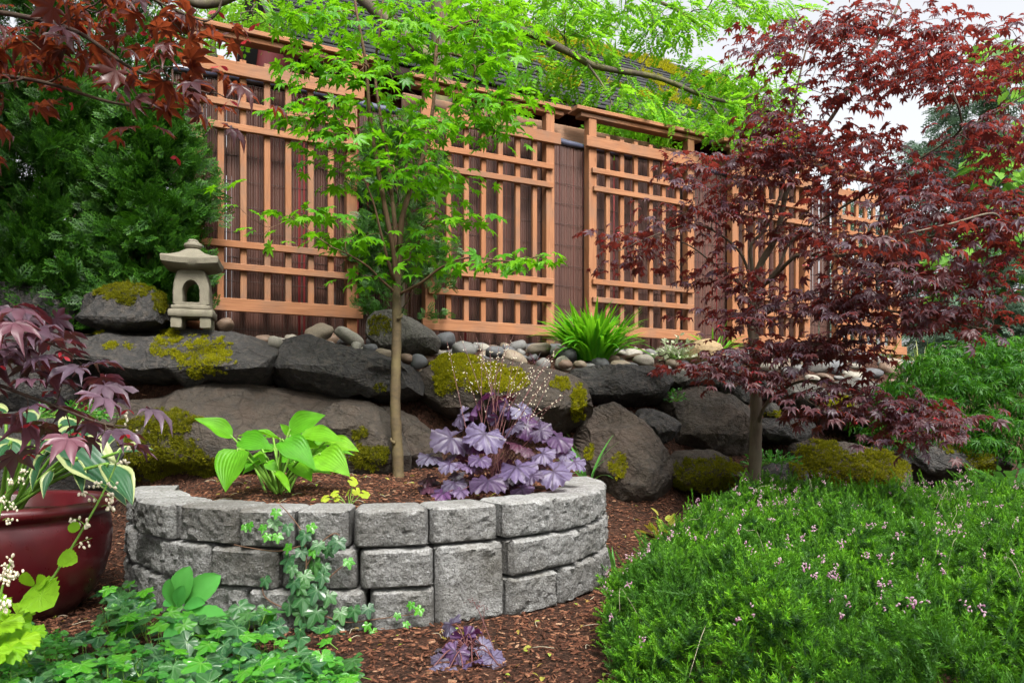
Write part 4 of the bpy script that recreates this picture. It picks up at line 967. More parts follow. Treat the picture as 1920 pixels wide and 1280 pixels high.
# ------------------------------------------------------------------ red Japanese maple
b = Pn(1418, 930, 4.85); rmap = thing('japanese_maple', (b[0], b[1], .12), 'broad red and purple leaved maple tree rising from the heather', 'tree')
limbs = [np.concatenate([[[b[0], 4.85, .08]], px_path([(1416, 900, 4.85), (1417, 830, 4.85), (1418, 770, 4.85), (1416, 700, 4.85), (1413, 620, 4.85), (1414, 545, 4.85)])]),
         px_path([(1414, 548, 4.85), (1424, 500, 4.85), (1450, 455, 4.83), (1462, 420, 4.8), (1475, 360, 4.8), (1500, 300, 4.78), (1560, 220, 4.7), (1620, 120, 4.7), (1680, 20, 4.7), (1700, -60, 4.7)]),
         px_path([(1413, 548, 4.85), (1410, 500, 4.9), (1409, 460, 4.95), (1440, 420, 5.0), (1470, 340, 5.05), (1480, 240, 5.1), (1500, 140, 5.1), (1520, 60, 5.1)]),
         px_path([(1414, 545, 4.85), (1400, 500, 4.8), (1385, 470, 4.75), (1350, 440, 4.7), (1300, 420, 4.65), (1230, 440, 4.6), (1160, 470, 4.6)]),
         px_path([(1412, 560, 4.85), (1390, 535, 4.9), (1345, 500, 4.95), (1300, 465, 5.0), (1250, 440, 5.0)]),
         px_path([(1418, 545, 4.85), (1450, 520, 4.7), (1480, 490, 4.55), (1500, 478, 4.5), (1560, 480, 4.4), (1640, 470, 4.2), (1760, 440, 3.9), (1880, 420, 3.7)]),
         px_path([(1418, 550, 4.85), (1460, 500, 4.75), (1485, 450, 4.7), (1560, 400, 4.55), (1660, 340, 4.3), (1800, 250, 4.0), (1920, 180, 3.9)]),
         px_path([(1420, 800, 4.85), (1432, 765, 4.75), (1452, 742, 4.65), (1500, 715, 4.5), (1570, 720, 4.3), (1650, 745, 4.1), (1740, 790, 3.95)]),
         px_path([(1420, 600, 4.85), (1470, 570, 4.6), (1560, 545, 4.4), (1660, 580, 4.1), (1760, 600, 3.9), (1860, 620, 3.8)]),
         px_path([(1412, 690, 4.85), (1380, 670, 4.6), (1350, 680, 4.45), (1300, 690, 4.35)]),
         px_path([(1418, 680, 4.85), (1470, 650, 4.55), (1540, 640, 4.35), (1620, 640, 4.2)]),
         px_path([(1880, 700, 2.75), (1800, 520, 2.75), (1720, 450, 2.75), (1640, 440, 2.75)])]
limbs[11] = smooth_path([Pn(1880, 420, 3.7), Pn(1860, 400, 3.2), Pn(1780, 420, 2.95), Pn(1690, 440, 2.8)], 6)
limb_parts(rmap, limbs, [(.042, .030), (.024, .006), (.013, .005), (.010, .003), (.009, .003), (.014, .005), (.011, .004), (.012, .004), (.010, .003), (.006, .003), (.007, .003), (.005, .003)], M_BARK_RED, ['trunk'] + ['branch'] * 11)
regs = [(1250, 470, 120, 50, 4.4, 5.2, 9), (1180, 440, 60, 20, 4.5, 4.8, 4), (1310, 390, 110, 40, 4.4, 5.2, 14), (1360, 320, 110, 36, 4.3, 5.0, 17), (1520, 280, 160, 60, 4.1, 5.1, 26), (1640, 350, 160, 60, 3.8, 4.9, 24), (1480, 200, 80, 60, 4.4, 5.1, 13),
        (1500, 90, 100, 70, 4.3, 5.1, 18), (1650, 150, 120, 70, 4.0, 5.0, 16), (1680, 50, 140, 60, 4.0, 5.0, 18), (1830, 120, 110, 90, 3.7, 4.7, 26), (1850, 260, 100, 60, 3.6, 4.4, 12), (1780, 380, 140, 50, 3.6, 4.6, 22), (1880, 450, 80, 60, 3.4, 4.2, 14),
        (1480, 420, 100, 40, 4.3, 5.0, 8), (1610, 470, 130, 40, 3.9, 4.7, 14), (1740, 510, 130, 45, 3.7, 4.4, 18), (1390, 520, 110, 30, 4.3, 5.0, 7), (1500, 560, 120, 30, 4.1, 4.7, 12), (1640, 590, 130, 40, 3.8, 4.5, 18), (1790, 585, 110, 40, 3.6, 4.1, 13),
        (1360, 590, 90, 24, 4.3, 4.7, 7), (1420, 660, 120, 24, 4.1, 4.7, 14), (1400, 706, 100, 18, 4.2, 4.6, 10), (1560, 655, 120, 26, 4.0, 4.5, 14), (1560, 735, 70, 16, 4.0, 4.4, 5), (1640, 770, 90, 30, 3.8, 4.2, 13), (1720, 800, 60, 30, 3.7, 4.0, 9), (1520, 770, 60, 16, 4.1, 4.4, 4), (1790, 790, 50, 22, 3.7, 4.0, 4),
        (1680, 455, 70, 20, 2.75, 3.0, 3), (1300, 690, 60, 10, 4.3, 4.5, 3)]
regs = [(a, b_, c, d_ * .8, e_, f_, max(1, int(n_ * 1.12))) for a, b_, c, d_, e_, f_, n_ in regs]; tg = region_pts(regs, 41); paths, cnt, ends = skeleton(limbs, tg, 5, .4, .05)
V, F, _ = twig_mesh(paths, cnt, .0013, .5); part('twig_mass', V, F, M_BARK_RTWIG, rmap, smooth=True, kind='stuff')
T, M = spray_leaves(tg, ends, 13, .34, .050, 8, .30, .34); put_leaves(rmap, GM2, M, T, M_LEAF_RED, 300, seed=2)
def samaras(root, T, n, seed, size=.026):
    r = np.random.default_rng(seed); idx = r.integers(len(T), size=n); t = T[idx] + r.normal(0, .03, (n, 3)) - np.array([0, 0, .03]); out = []
    W = ovate(4, 2, .2, .6, .3, .1); a = r.uniform(0, 6.28, n)
    for s in (-1, 1):
        fw = np.stack([np.cos(a) * s, np.sin(a) * s, np.full(n, -.45)], -1); out.append(scatter(W[0], W[1], frames(fw, r.normal(size=(n, 3)) + [0, 0, .3]) * size, t, W[2]))
    V, F, U = joinm(out); part('samara_mass', V, F, M_SAMARA, root, U, True, 'stuff')
samaras(rmap, T, 300, 3, .022)

# ------------------------------------------------------------------ maple leaning in from the left, close to the camera
nmap = thing('japanese_maple', (-2.45, 1.75, 0), 'bronze-purple maple reaching in from the left edge close to the camera', 'tree')
tr = smooth_path([(-2.45, 1.75, 0), (-2.42, 1.76, .5), (-2.36, 1.75, 1.0), (-2.3, 1.72, 1.6), (-2.25, 1.7, 2.3)], 6)
limbs = [tr, smooth_path([(-2.3, 1.72, 1.55), Pn(-330, -10, 1.7), Pn(-100, 10, 1.65), Pn(120, 50, 1.6), Pn(250, 130, 1.55), Pn(390, 175, 1.5)], 7),
         smooth_path([(-2.32, 1.72, 1.2), Pn(-330, 90, 1.75), Pn(-120, 130, 1.7), Pn(60, 150, 1.65), Pn(200, 190, 1.6), Pn(290, 205, 1.6)], 7),
         smooth_path([(-2.4, 1.75, .8), Pn(-300, 560, 1.95), Pn(-80, 580, 1.9), Pn(40, 620, 1.85), Pn(130, 660, 1.8)], 7),
         smooth_path([(-2.42, 1.75, .6), Pn(-300, 680, 1.95), Pn(-80, 700, 1.9), Pn(60, 745, 1.85), Pn(180, 790, 1.8), Pn(240, 800, 1.8)], 7),
         smooth_path([(-2.28, 1.7, 1.9), Pn(-250, -120, 1.6), Pn(60, -60, 1.5), Pn(240, -20, 1.5), Pn(330, 20, 1.5)], 7)]
limb_parts(nmap, limbs, [(.04, .02), (.009, .0018), (.008, .0018), (.008, .0018), (.007, .0016), (.008, .0018)], M_BARK_RTWIG, ['trunk'] + ['branch'] * 5)
regs = [(70, 40, 90, 40, 1.4, 1.75, 8), (200, 20, 80, 30, 1.4, 1.7, 7), (290, 60, 60, 30, 1.45, 1.7, 5), (150, 110, 110, 35, 1.5, 1.75, 8), (330, 140, 60, 25, 1.45, 1.6, 5), (410, 175, 30, 14, 1.45, 1.55, 2), (10, 170, 50, 30, 1.5, 1.7, 3), (260, 190, 40, 10, 1.55, 1.65, 2), (390, 40, 50, 20, 1.5, 1.6, 2),
        (-200, 100, 200, 250, 1.3, 2.0, 24), (-150, -200, 300, 150, 1.2, 2.2, 34), (250, -180, 250, 110, 1.4, 2.2, 22)]  # out-of-view crown sprays, added to shade the left foreground
low = [(30, 585, 60, 14, 1.75, 2.0, 4), (90, 630, 60, 14, 1.75, 1.95, 4), (60, 690, 70, 18, 1.75, 1.95, 4), (150, 680, 30, 14, 1.75, 1.9, 2), (110, 735, 50, 10, 1.75, 1.9, 2), (210, 770, 20, 8, 1.75, 1.85, 1), (100, 805, 60, 10, 1.75, 1.9, 3), (180, 825, 40, 8, 1.75, 1.85, 2), (0, 650, 30, 20, 1.75, 1.9, 2), (-150, 650, 120, 100, 1.7, 2.1, 8)]
tg, tg2 = region_pts(regs, 51), region_pts(low, 52); n1 = len(tg); tg = np.concatenate([tg, tg2]); paths, cnt, ends = skeleton(limbs, tg, 6, .4, .03)
V, F, _ = twig_mesh(paths, cnt, .0011, .45); part('twig_mass', V, F, M_BARK_RTWIG, nmap, smooth=True, kind='stuff')
T, M = spray_leaves(tg[:n1], ends[:n1], 4, .15, .044, 9, .4, .35); put_leaves(nmap, GM2, M, T, M_LEAF_NEAR, 180, seed=3); samaras(nmap, T[in_view(T)], 26, 4, .020)
T, M = spray_leaves(tg2, ends[n1:] * [1, 1, .3], 3, .14, .072, 10, .35, .22)
put_leaves(nmap, GM2, M, T, M_LEAF_PURPLE, 110, seed=4); samaras(nmap, T[in_view(T)], 26, 5, .020)

# ------------------------------------------------------------------ pinnate-leaved tree over the roof
PN = [pinnate(6, .075, .26, s, d) for s, d in enumerate((.2, .4, .6))]
q = fence_xy(2.3, -1.5); ltree = thing('locust_tree', (q[0], q[1], 1.3), 'tall tree with feathery bright green leaves hanging over the fence and roof', 'tree')
limbs = [smooth_path([(q[0], q[1], 1.2), (q[0] + .1, q[1], 2.6), (q[0] + .2, q[1] + .1, 4.2), (q[0] + .2, q[1] + .2, 6.5), (q[0] + .5, q[1] + .4, 8.5)], 7),
         smooth_path([np.array([q[0] + .2, q[1] + .1, 4.6]), Pn(960, 55, 8.0), Pn(1060, 95, 8.0), Pn(1120, 125, 8.0), Pn(1230, 145, 8.1), Pn(1320, 180, 8.2), Pn(1380, 190, 8.3), Pn(1430, 165, 8.4)], 7),
         smooth_path([Pn(1095, 112, 8.0), Pn(1130, 160, 7.9), Pn(1150, 200, 7.9)], 6), smooth_path([Pn(1320, 180, 8.2), Pn(1350, 225, 8.1), Pn(1335, 260, 8.0)], 6),
         smooth_path([np.array([q[0] + .2, q[1] + .2, 5.8]), Pn(1000, -60, 8.5), Pn(1150, -20, 8.8), Pn(1250, 10, 9.0), Pn(1330, 60, 9.0)], 7),
         smooth_path([np.array([q[0] + .1, q[1], 4.4]), Pn(600, -60, 7.9), Pn(480, -25, 7.7), Pn(385, 8, 7.6), Pn(325, -20, 7.5), Pn(230, -110, 7.4), Pn(120, -170, 7.3)], 7)]
limb_parts(ltree, limbs, [(.16, .08), (.05, .010), (.016, .006), (.014, .005), (.045, .012), (.075, .022)], M_BARK_DARK, ['trunk'] + ['branch'] * 5)
regs = [(1000, 25, 110, 45, 7.6, 9.0, 30), (1150, 25, 120, 45, 7.8, 9.4, 34), (1290, 15, 130, 32, 8.0, 9.6, 24), (1420, 5, 90, 25, 8.2, 9.6, 12), (1270, 70, 60, 26, 8.0, 9.0, 9), (1130, 95, 60, 26, 7.8, 8.6, 10), (1330, 140, 100, 34, 8.0, 9.0, 24), (1420, 185, 60, 44, 8.0, 9.0, 26), (1190, 165, 60, 20, 7.6, 8.4, 8), (1240, 238, 100, 18, 7.5, 8.2, 20), (1390, 235, 60, 22, 7.8, 8.4, 14), (1330, 200, 60, 16, 8.0, 8.6, 7), (430, 30, 70, 30, 7.6, 9.0, 9), (500, 30, 60, 30, 7.6, 9.0, 10), (1180, 222, 50, 12, 7.4, 8.0, 6), (900, 20, 90, 40, 8, 9, 16), (1060, 135, 90, 30, 7.6, 8.4, 12), (1190, 200, 90, 20, 7.5, 8.2, 9), (1000, -140, 260, 80, 7.6, 9.4, 34), (600, -160, 220, 70, 7.4, 9, 26), (1330, -130, 200, 70, 8, 9.6, 24), (250, -150, 160, 60, 7.2, 8, 18)]
tg = region_pts(regs, 61); paths, cnt, ends = skeleton(limbs, tg, 7, .35, .05)
V, F, _ = twig_mesh(paths, cnt, .0022, .5, 4); part('twig_mass', V, F, M_BARK_DARK, ltree, smooth=True, kind='stuff')
T, M = spray_leaves(tg, ends, 6, .42, .20, 12, .5, .45); put_leaves(ltree, PN, M, T, M_LOCUST, 300, seed=4)

# ------------------------------------------------------------------ broadleaf trees and conifers far behind
OV = [ovate(3, 2, .3, .4, .2, .2, seed=s) for s in range(3)]
def far_tree(name, loc, h, regs, mat, label, temps, size, seed, per=9, length=.5, rt=.12, bark=M_BARK_DARK, cat='tree'):
    t = thing(name, loc, label, cat); x, y, z = loc
    limbs = [smooth_path([(x, y, z - .1), (x + .1, y, z + h * .4), (x - .05, y + .1, z + h * .75), (x, y, z + h)], 7)]
    limb_parts(t, limbs, [(rt, rt * .2)], bark, ['trunk'])
    tg = region_pts(regs, seed); paths, cnt, ends = skeleton(limbs, tg, seed, .3, .1)
    V, F, _ = twig_mesh(paths, cnt, .003, .5, 4); part('twig_mass', V, F, bark, t, smooth=True, kind='stuff')
    T, M = spray_leaves(tg, ends, per, length, size, seed, .6, .3); V, F, U = joinm([scatter(q[0], q[1], M[k::len(temps)], T[k::len(temps)], q[2]) for k, q in enumerate(temps)])
    part('crown', V, F, mat, t, U, True, 'stuff')
far_tree('broadleaf_tree', (-5.2, 13.5, 1.2), 8, [(400, 75, 60, 50, 12, 15, 20), (480, 90, 40, 30, 12, 15, 10), (520, 20, 120, 50, 12, 15, 34), (620, 40, 120, 60, 12.5, 15, 40), (380, 15, 110, 40, 12, 14, 30)], M_BACKLEAF, 'soft green tree far behind the tall trellis at upper left', OV, .16, 71)
far_tree('broadleaf_tree', (10.0, 16, 1.0), 5, [(1890, 130, 60, 60, 14, 17, 26), (1880, 300, 60, 60, 14, 17, 26), (1900, 440, 60, 60, 14, 17, 40), (1800, 520, 100, 60, 14, 17, 40)], M_BACKLEAF, 'light green broad-leaved tree at the far right behind the red maple', OV, .3, 72)
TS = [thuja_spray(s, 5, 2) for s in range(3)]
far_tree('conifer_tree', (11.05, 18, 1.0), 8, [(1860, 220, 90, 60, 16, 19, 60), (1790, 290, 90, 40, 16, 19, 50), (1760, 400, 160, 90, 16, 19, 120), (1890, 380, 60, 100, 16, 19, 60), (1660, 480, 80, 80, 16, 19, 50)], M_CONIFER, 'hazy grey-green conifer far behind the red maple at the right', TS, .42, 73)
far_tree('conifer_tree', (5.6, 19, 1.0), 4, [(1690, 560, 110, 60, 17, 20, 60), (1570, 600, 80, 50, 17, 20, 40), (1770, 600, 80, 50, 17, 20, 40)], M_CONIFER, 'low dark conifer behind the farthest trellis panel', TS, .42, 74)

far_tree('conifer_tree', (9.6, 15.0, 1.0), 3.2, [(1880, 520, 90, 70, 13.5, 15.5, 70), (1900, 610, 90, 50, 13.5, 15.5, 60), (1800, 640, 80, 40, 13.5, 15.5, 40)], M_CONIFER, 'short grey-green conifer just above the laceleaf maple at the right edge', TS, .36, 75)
# ------------------------------------------------------------------ arborvitae
def thuja(loc, h, rx, ry, n, label, seed, z0=.05, size=.15, top=.35):
    x, y, z = loc; t = thing('arborvitae', loc, label, 'shrub', None); r = np.random.default_rng(seed)
    limb_parts(t, [smooth_path([(x, y, z - .1), (x + .02, y, z + h * .5), (x, y, z + h * .9)], 6)], [(.045, .01)], M_BARK_DARK, ['trunk'])
    nc = n // 17; zz = r.uniform(z0, 1, nc); a = r.uniform(0, 6.283, nc)
    lump = np.array([1 + .42 * noise.noise((math.cos(b) * 1.9 + seed, math.sin(b) * 1.9, c * h * 2.2)) + .20 * noise.noise((math.cos(b) * 4, math.sin(b) * 4 + seed, c * h * 6)) for b, c in zip(a, zz)])
    prof = np.interp(zz, [0, .12, .45, .8, 1], [.55, .9, 1, .8, top]) * lump; dep = 1 - .75 * r.random(nc) ** 1.6
    cx, cy = np.cos(a) * rx * prof * dep, np.sin(a) * ry * prof * dep; keep = cy < ry * .45
    cc = np.stack([x + cx, y + cy, z + zz * h], -1)[keep]; oo = np.stack([np.cos(a), np.sin(a), np.zeros(nc)], -1)[keep]
    ax = unit(oo + np.array([0, 0, 1]) * r.uniform(-.1, .8, (len(cc), 1)) + r.normal(0, .25, (len(cc), 3)))     # each frond-bearing shoot
    k_ = 17; q_ = r.random((len(cc), k_, 1)); T = (cc[:, None] + ax[:, None] * (q_ - .7) * .2 + r.normal(0, .03, (len(cc), k_, 3))).reshape(-1, 3)
    m = len(T); out = np.repeat(oo, k_, 0); fw = np.repeat(ax, k_, 0) + r.normal(0, .55, (m, 3)) + [0, 0, .12]
    up = np.cross(out, (0, 0, 1)) * r.choice([-1, 1], (m, 1)) + r.normal(0, .55, (m, 3)) + out * .45
    M = frames(fw, up) * (size * .8 * r.uniform(.6, 1.25, m))[:, None, None]
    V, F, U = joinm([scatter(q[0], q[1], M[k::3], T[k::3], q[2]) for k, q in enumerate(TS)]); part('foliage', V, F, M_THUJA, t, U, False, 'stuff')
    br = [tubet(smooth_path([(x, y, z + c * h * .9), (x + np.cos(b) * rx * .5, y + np.sin(b) * ry * .5, z + c * h + .05), (x + np.cos(b) * rx * .85, y + np.sin(b) * ry * .85, z + c * h + .15)], 3), [.009, .006, .005, .004, .003, .002, .002][:7], 4) for b, c in zip(r.uniform(3.2, 6.2, 34), r.uniform(.05, .9, 34))]
    V, F, _ = joinm(br); part('branch_mass', V, F, M_BARK_DARK, t, smooth=True, kind='stuff')
p = P(70, 600, 5.35); thuja((p.x, 5.42, 1.25), 2.0, .66, .45, 11500, 'bushy lighter green arborvitae shrub at the left edge', 81, .04)
p = P(278, 600, 5.36); thuja((p.x, 5.36, 1.3), 1.72, .40, .30, 9000, 'darker arborvitae shrub directly behind the mossy boulder and lantern', 82, .06)
p = P(120, 100, 5.9); thuja((p.x, 6.0, 1.3), 3.0, 1.0, .45, 9500, 'tall arborvitae behind the two lower shrubs at upper left', 83, .03, .16, .6)
p = P(745, 600, 6.05); thuja((p.x, 6.12, 1.3), 1.75, .40, .30, 3000, 'arborvitae between the first and second trellis behind the green maple', 84, .16, .12, .5)

# ------------------------------------------------------------------ laceleaf maple at the right
lc = Pn(1830, 800, 5.9); lace = thing('laceleaf_maple', (lc[0], lc[1], .4), 'weeping mound of finely cut green maple leaves at the right edge', 'shrub')
LL = [maple_leaf(7, 110, .10, .035, .7, s + 40, .02) for s in range(3)]
limbs = [smooth_path([(lc[0], lc[1], .3), (lc[0] + .05, lc[1], .8), (lc[0], lc[1], 1.2)], 6)]; limb_parts(lace, limbs, [(.04, .015)], M_BARK_DARK, ['trunk'])
r = np.random.default_rng(9); n = 620; a = r.uniform(0, 6.283, n); e = np.arcsin(r.random(n)); rad = r.uniform(.72, 1.05, n)
tg = np.stack([lc[0] + .1 + np.cos(a) * np.cos(e) * .95 * rad, lc[1] + np.sin(a) * np.cos(e) * .6 * rad, .50 + np.sin(e) * .85 * rad], -1); tg = tg[tg[:, 1] < lc[1] + .25]
paths, cnt, ends = skeleton(limbs, tg[::4], 8, .2, .3); V, F, _ = twig_mesh(paths, cnt, .0014, .5, 4); part('twig_mass', V, F, M_BARK_DARK, lace, smooth=True, kind='stuff')
ends = unit((tg - np.array([lc[0] + .1, lc[1], .9])) * [1, 1, .2] + [0, 0, -.35]); T, M = spray_leaves(tg, ends, 6, .18, .085, 14, .35, .75); put_leaves(lace, LL, M, T, M_LACE, 300, seed=6)

# ------------------------------------------------------------------ unseen trees added beside and behind the viewpoint to block sky light
def added_shade_tree(x, y, h, R, n, label, seed):
    t = thing('added_shade_tree', (x, y, 0), label, 'tree'); r = np.random.default_rng(seed)
    limb_parts(t, [smooth_path([(x, y, -.1), (x + .1, y, h * .4), (x, y + .1, h)], 6)], [(.2, .06)], M_BARK_DARK, ['trunk'])
    v = unit(r.normal(size=(n, 3))) * (R * r.uniform(.45, 1, n) ** .6)[:, None] * [1, 1, .8]; T = v + [x, y, h]
    M = frames(unit(v) + r.normal(0, .5, (n, 3)), [0, 0, 1] + r.normal(0, .5, (n, 3))) * r.uniform(.28, .5, n)[:, None, None]
    V, F, U = scatter(OV[0][0], OV[0][1], M, T, OV[0][2]); part('crown', V, F, M_BACKLEAF, t, U, True, 'stuff')
added_shade_tree(-5.3, 2.1, 4.9, 3.0, 4600, 'unseen tree added left of the garden to block light', 91)
added_shade_tree(-3.6, -4.6, 5.5, 3.4, 3000, 'unseen tree added behind the viewer on the left to block light', 92)
added_shade_tree(4.8, -5.6, 5.5, 3.2, 2600, 'unseen tree added behind the viewer on the right to block light', 93)
# ------------------------------------------------------------------ stone lantern
lp = P(362, 616, 5.0); lz = lp.z - .005
lan = thing('stone_lantern', (lp.x, lp.y, lz), 'small granite garden lantern standing on the long dark slab boulder', 'lantern')
LR = Matrix.Rotation(math.radians(15), 3, 'Z') @ Matrix.Diagonal((.93, .93, 1.0))
def lpart(name, V, F, smooth=True, parent=None):
    V = np.asarray(V, float) @ np.array(LR).T; jit = np.array([fbm(p, 30, 2, 3.0) for p in V]) * .0022
    o = link(name, mesh_np(name, V + jit[:, None], F, M_LANTERN, None, smooth), parent or lan)
    if smooth: o.data.set_sharp_from_angle(angle=math.radians(35))
    return o
def rings_sq(levels, n=10, rnd=.0, corner=0.0):
    """square rings (half width, z, roundness) joined into a closed solid"""
    V, F = [], []
    t = np.linspace(-1, 1, n, endpoint=False); per = [(a, -1) for a in t] + [(1, a) for a in t] + [(-a, 1) for a in t] + [(-1, -a) for a in t]; m = len(per)
    for hw, z, rd, cu in levels:
        for a, b_ in per:
            k = max(abs(a), abs(b_)); nrm = (abs(a) ** 6 + abs(b_) ** 6) ** (1 / 6); c = (1 - rd) + rd * k / math.hypot(a, b_)
            V.append((a * hw * c, b_ * hw * c, z + cu * (abs(a * b_)) ** 2))
    L = len(levels)
    for i in range(L - 1):
        for j in range(m): F.append((i * m + j, i * m + (j + 1) % m, (i + 1) * m + (j + 1) % m, (i + 1) * m + j))
    V.append((0, 0, levels[0][1])); V.append((0, 0, levels[-1][1])); a, b_ = len(V) - 2, len(V) - 1
    for j in range(m): F.append((a, (j + 1) % m, j, j)); F.append((b_, (L - 1) * m + j, (L - 1) * m + (j + 1) % m, (L - 1) * m + (j + 1) % m))
    return np.array(V), tri(np.array(F))
def box(cx, cy, hx, hy, z0, z1):
    V, F = lattice(4, 4, 4); V = (V * 2 - 1); r = np.abs(V) ** 8; k = np.maximum(1, (r.sum(1)) ** (1 / 8)); V = V / k[:, None] ** .6
    return np.stack([cx + V[:, 0] * hx, cy + V[:, 1] * hy, (z0 + z1) / 2 + V[:, 2] * (z1 - z0) / 2], -1), F
for sx in (-1, 1):
    for sy in (-1, 1): lpart('leg', *box(sx * .093, sy * .085, .036, .036, 0, .072))
lpart('base_slab', *box(0, 0, .150, .142, .070, .117)); lpart('upper_slab', *box(0, 0, .131, .124, .116, .144))
z0, hb = .143, .226; n = 48; ou, inn = [], []                     # fire box: barrel sides with an arched opening right through
def in_arch(x, z): return abs(x) < .052 and z > .020 and (z < .09 or (x / .052) ** 2 + ((z - .09) / .072) ** 2 < 1)
def in_barrel(x, z): v = z / hb; return 0 < v < 1 and abs(x) < .116 - .034 * max(0, v - .40) ** 1.7 * 2.2
for i in range(n):
    t = (i + .5) / n * 2 * math.pi
    for fn, lst in ((in_barrel, ou), (in_arch, inn)):
        lo_, hi_ = 0.0, .3
        for _ in range(30):
            m_ = (lo_ + hi_) / 2; lo_, hi_ = (m_, hi_) if fn(math.cos(t) * m_, .085 + math.sin(t) * m_) else (lo_, m_)
        lst.append((math.cos(t) * lo_, z0 + .085 + math.sin(t) * lo_))
V, F = [], []
for y, rr_ in ((-.108, .93), (-.098, 1.0), (.098, 1.0), (.108, .93)):
    V += [(x * rr_, y, z0 + (z - z0) * (1 if rr_ == 1 else .99)) for x, z in ou]
for y in (-.108, .108): V += [(x * 1.06, y, z) for x, z in inn]
for y in (-.090, .090): V += [(x, y, z) for x, z in inn]
def ring(a, b_, flip=False):
    for j in range(n):
        f = (a * n + j, a * n + (j + 1) % n, b_ * n + (j + 1) % n, b_ * n + j); F.append(f[::-1] if flip else f)
ring(0, 1); ring(1, 2); ring(2, 3); ring(4, 0); ring(3, 5); ring(6, 4); ring(5, 7); ring(7, 6)
lpart('fire_box', V, np.array(F))
zr = z0 + hb
l_roof = lpart('roof', *rings_sq([(.095, zr - .004, .6, 0), (.165, zr + .010, .25, .01), (.184, zr + .030, .08, .012), (.187, zr + .062, .05, .014), (.178, zr + .071, .06, .012), (.135, zr + .088, .15, .004), (.09, zr + .112, .3, 0), (.055, zr + .138, .5, 0), (.038, zr + .150, .9, 0)], 12))
def lathe(prof, k=24, caps=True):
    V, F = [], []
    for r_, z in prof:
        for j in range(k): V.append((r_ * math.cos(6.2832 * j / k), r_ * math.sin(6.2832 * j / k), z))
    for i in range(len(prof) - 1):
        for j in range(k): F.append((i * k + j, i * k + (j + 1) % k, (i + 1) * k + (j + 1) % k, (i + 1) * k + j))
    if caps:
        V += [(0, 0, prof[0][1]), (0, 0, prof[-1][1])]; a = len(V) - 2; L = len(prof) - 1
        for j in range(k): F.append((a, (j + 1) % k, j, j)); F.append((a + 1, L * k + j, L * k + (j + 1) % k, L * k + (j + 1) % k))
    return np.array(V), tri(np.array(F))
zf = zr + .146
lpart('finial', *lathe([(.03, zf), (.052, zf + .008), (.061, zf + .022), (.058, zf + .034), (.040, zf + .043), (.036, zf + .047), (.036, zf + .056), (.026, zf + .064), (.006, zf + .067)]), parent=l_roof)

fp = P(372, 572, 5.36); fz = float(terrain(fp.x, fp.y))
fpot = thing('flower_pot', (fp.x, fp.y, fz), 'small terracotta flower pot seen through the lantern opening', 'pot')
V, F = lathe([(.05, 0), (.058, .02), (.075, .14), (.084, .141), (.086, .175), (.078, .177), (.074, .15), (.0, .15)], 24, False); link('pot_body', mesh_np('pot_body', V, F, M_TERRACOTTA, None, True), fpot)
r = np.random.default_rng(5); n = 26; a = r.uniform(0, 6.28, n); fw = np.stack([np.cos(a), np.sin(a), r.uniform(.3, 1.4, n)], -1); W = ovate(4, 2, .22, .4, .3)
V, F, U = scatter(W[0], W[1], frames(fw, [0, 0, 1] + r.normal(0, .3, (n, 3))) * .07, np.array([fp.x, fp.y, fz + .15]) + r.normal(0, .015, (n, 3)), W[2]); part('foliage', V, F, M_THUJA, fpot, U, True, 'stuff')

# ------------------------------------------------------------------ red glazed pot with variegated hosta
pc = np.array([-2.075, 3.15]); pz = float(terrain(*pc)) - .01
pot = thing('glazed_pot', (pc[0], pc[1], pz), 'large round dark red glazed pot at the left edge', 'pot')
prof = [(.0, .0), (.235, 0), (.262, .012), (.325, .08), (.37, .16), (.394, .25), (.400, .33), (.394, .39), (.388, .410), (.392, .418), (.412, .428), (.421, .444), (.418, .462), (.402, .473), (.375, .470), (.360, .455), (.352, .40), (.33, .39), (.0, .40)]
V, F = lathe(prof, 72, False); o = link('pot_body', mesh_np('pot_body', V, F, M_POT, None, True), pot)
V, F = lathe([(.352, .405), (.2, .42), (0.001, .43)], 40, False); link('potting_soil', mesh_np('potting_soil', V, F, M_SOIL, None, True), pot)

HL = [ovate(10, 8, .36, .38, .22, .30, 1.25, seed=s, wave=.10) for s in range(3)] + [ovate(10, 8, .40, .36, .5, .22, 1.3, seed=5, wave=.14)]
def under_leaf(stalk, leaf):
    stalk.parent = leaf; stalk.matrix_parent_inverse = leaf.matrix_basis.inverted()
def leafset(root, temps, mat, leaves, stalk_to, smat, srad=.006, seed=0, name='leaf', widthf=1.0):
    """leaves: (base point, tip point, normal, width factor); a stalk runs from stalk_to up to each base"""
    r = np.random.default_rng(seed); base = np.array(wloc(root)); meshes = [mesh_np(name, t[0], t[1], mat, t[2], True) for t in temps]
    for i, (b, t, nr, wf) in enumerate(leaves):
        b, t = np.array(b, float), np.array(t, float); L = np.linalg.norm(t - b); M = frames((t - b)[None], np.array(nr, float)[None])[0] * (L * np.array([wf * widthf, 1, 1]))
        o = bpy.data.objects.new(name, meshes[r.integers(len(meshes))]); C.objects.link(o); o.parent = root
        m = Matrix(M.tolist()).to_4x4(); m.translation = Vector((b - base).tolist()); o.matrix_basis = m
        if stalk_to is not None:
            s = np.array(stalk_to, float) + np.array([r.normal(0, .022), r.normal(0, .022), 0]); mid = s * .45 + b * .55 + np.array([0, 0, .05 * np.linalg.norm(b - s)])
            V, F = tube(smooth_path([s, mid, b, b + (t - b) * .08], 4), [srad * 1.2, srad, srad * .8, srad * .5], 6); under_leaf(part('stalk', V, F, smat, root, smooth=True), o)
vh = thing('variegated_hosta', (pc[0], pc[1], pz + .42), 'variegated hosta with cream-edged leaves filling the red pot', 'plant')
lv = []
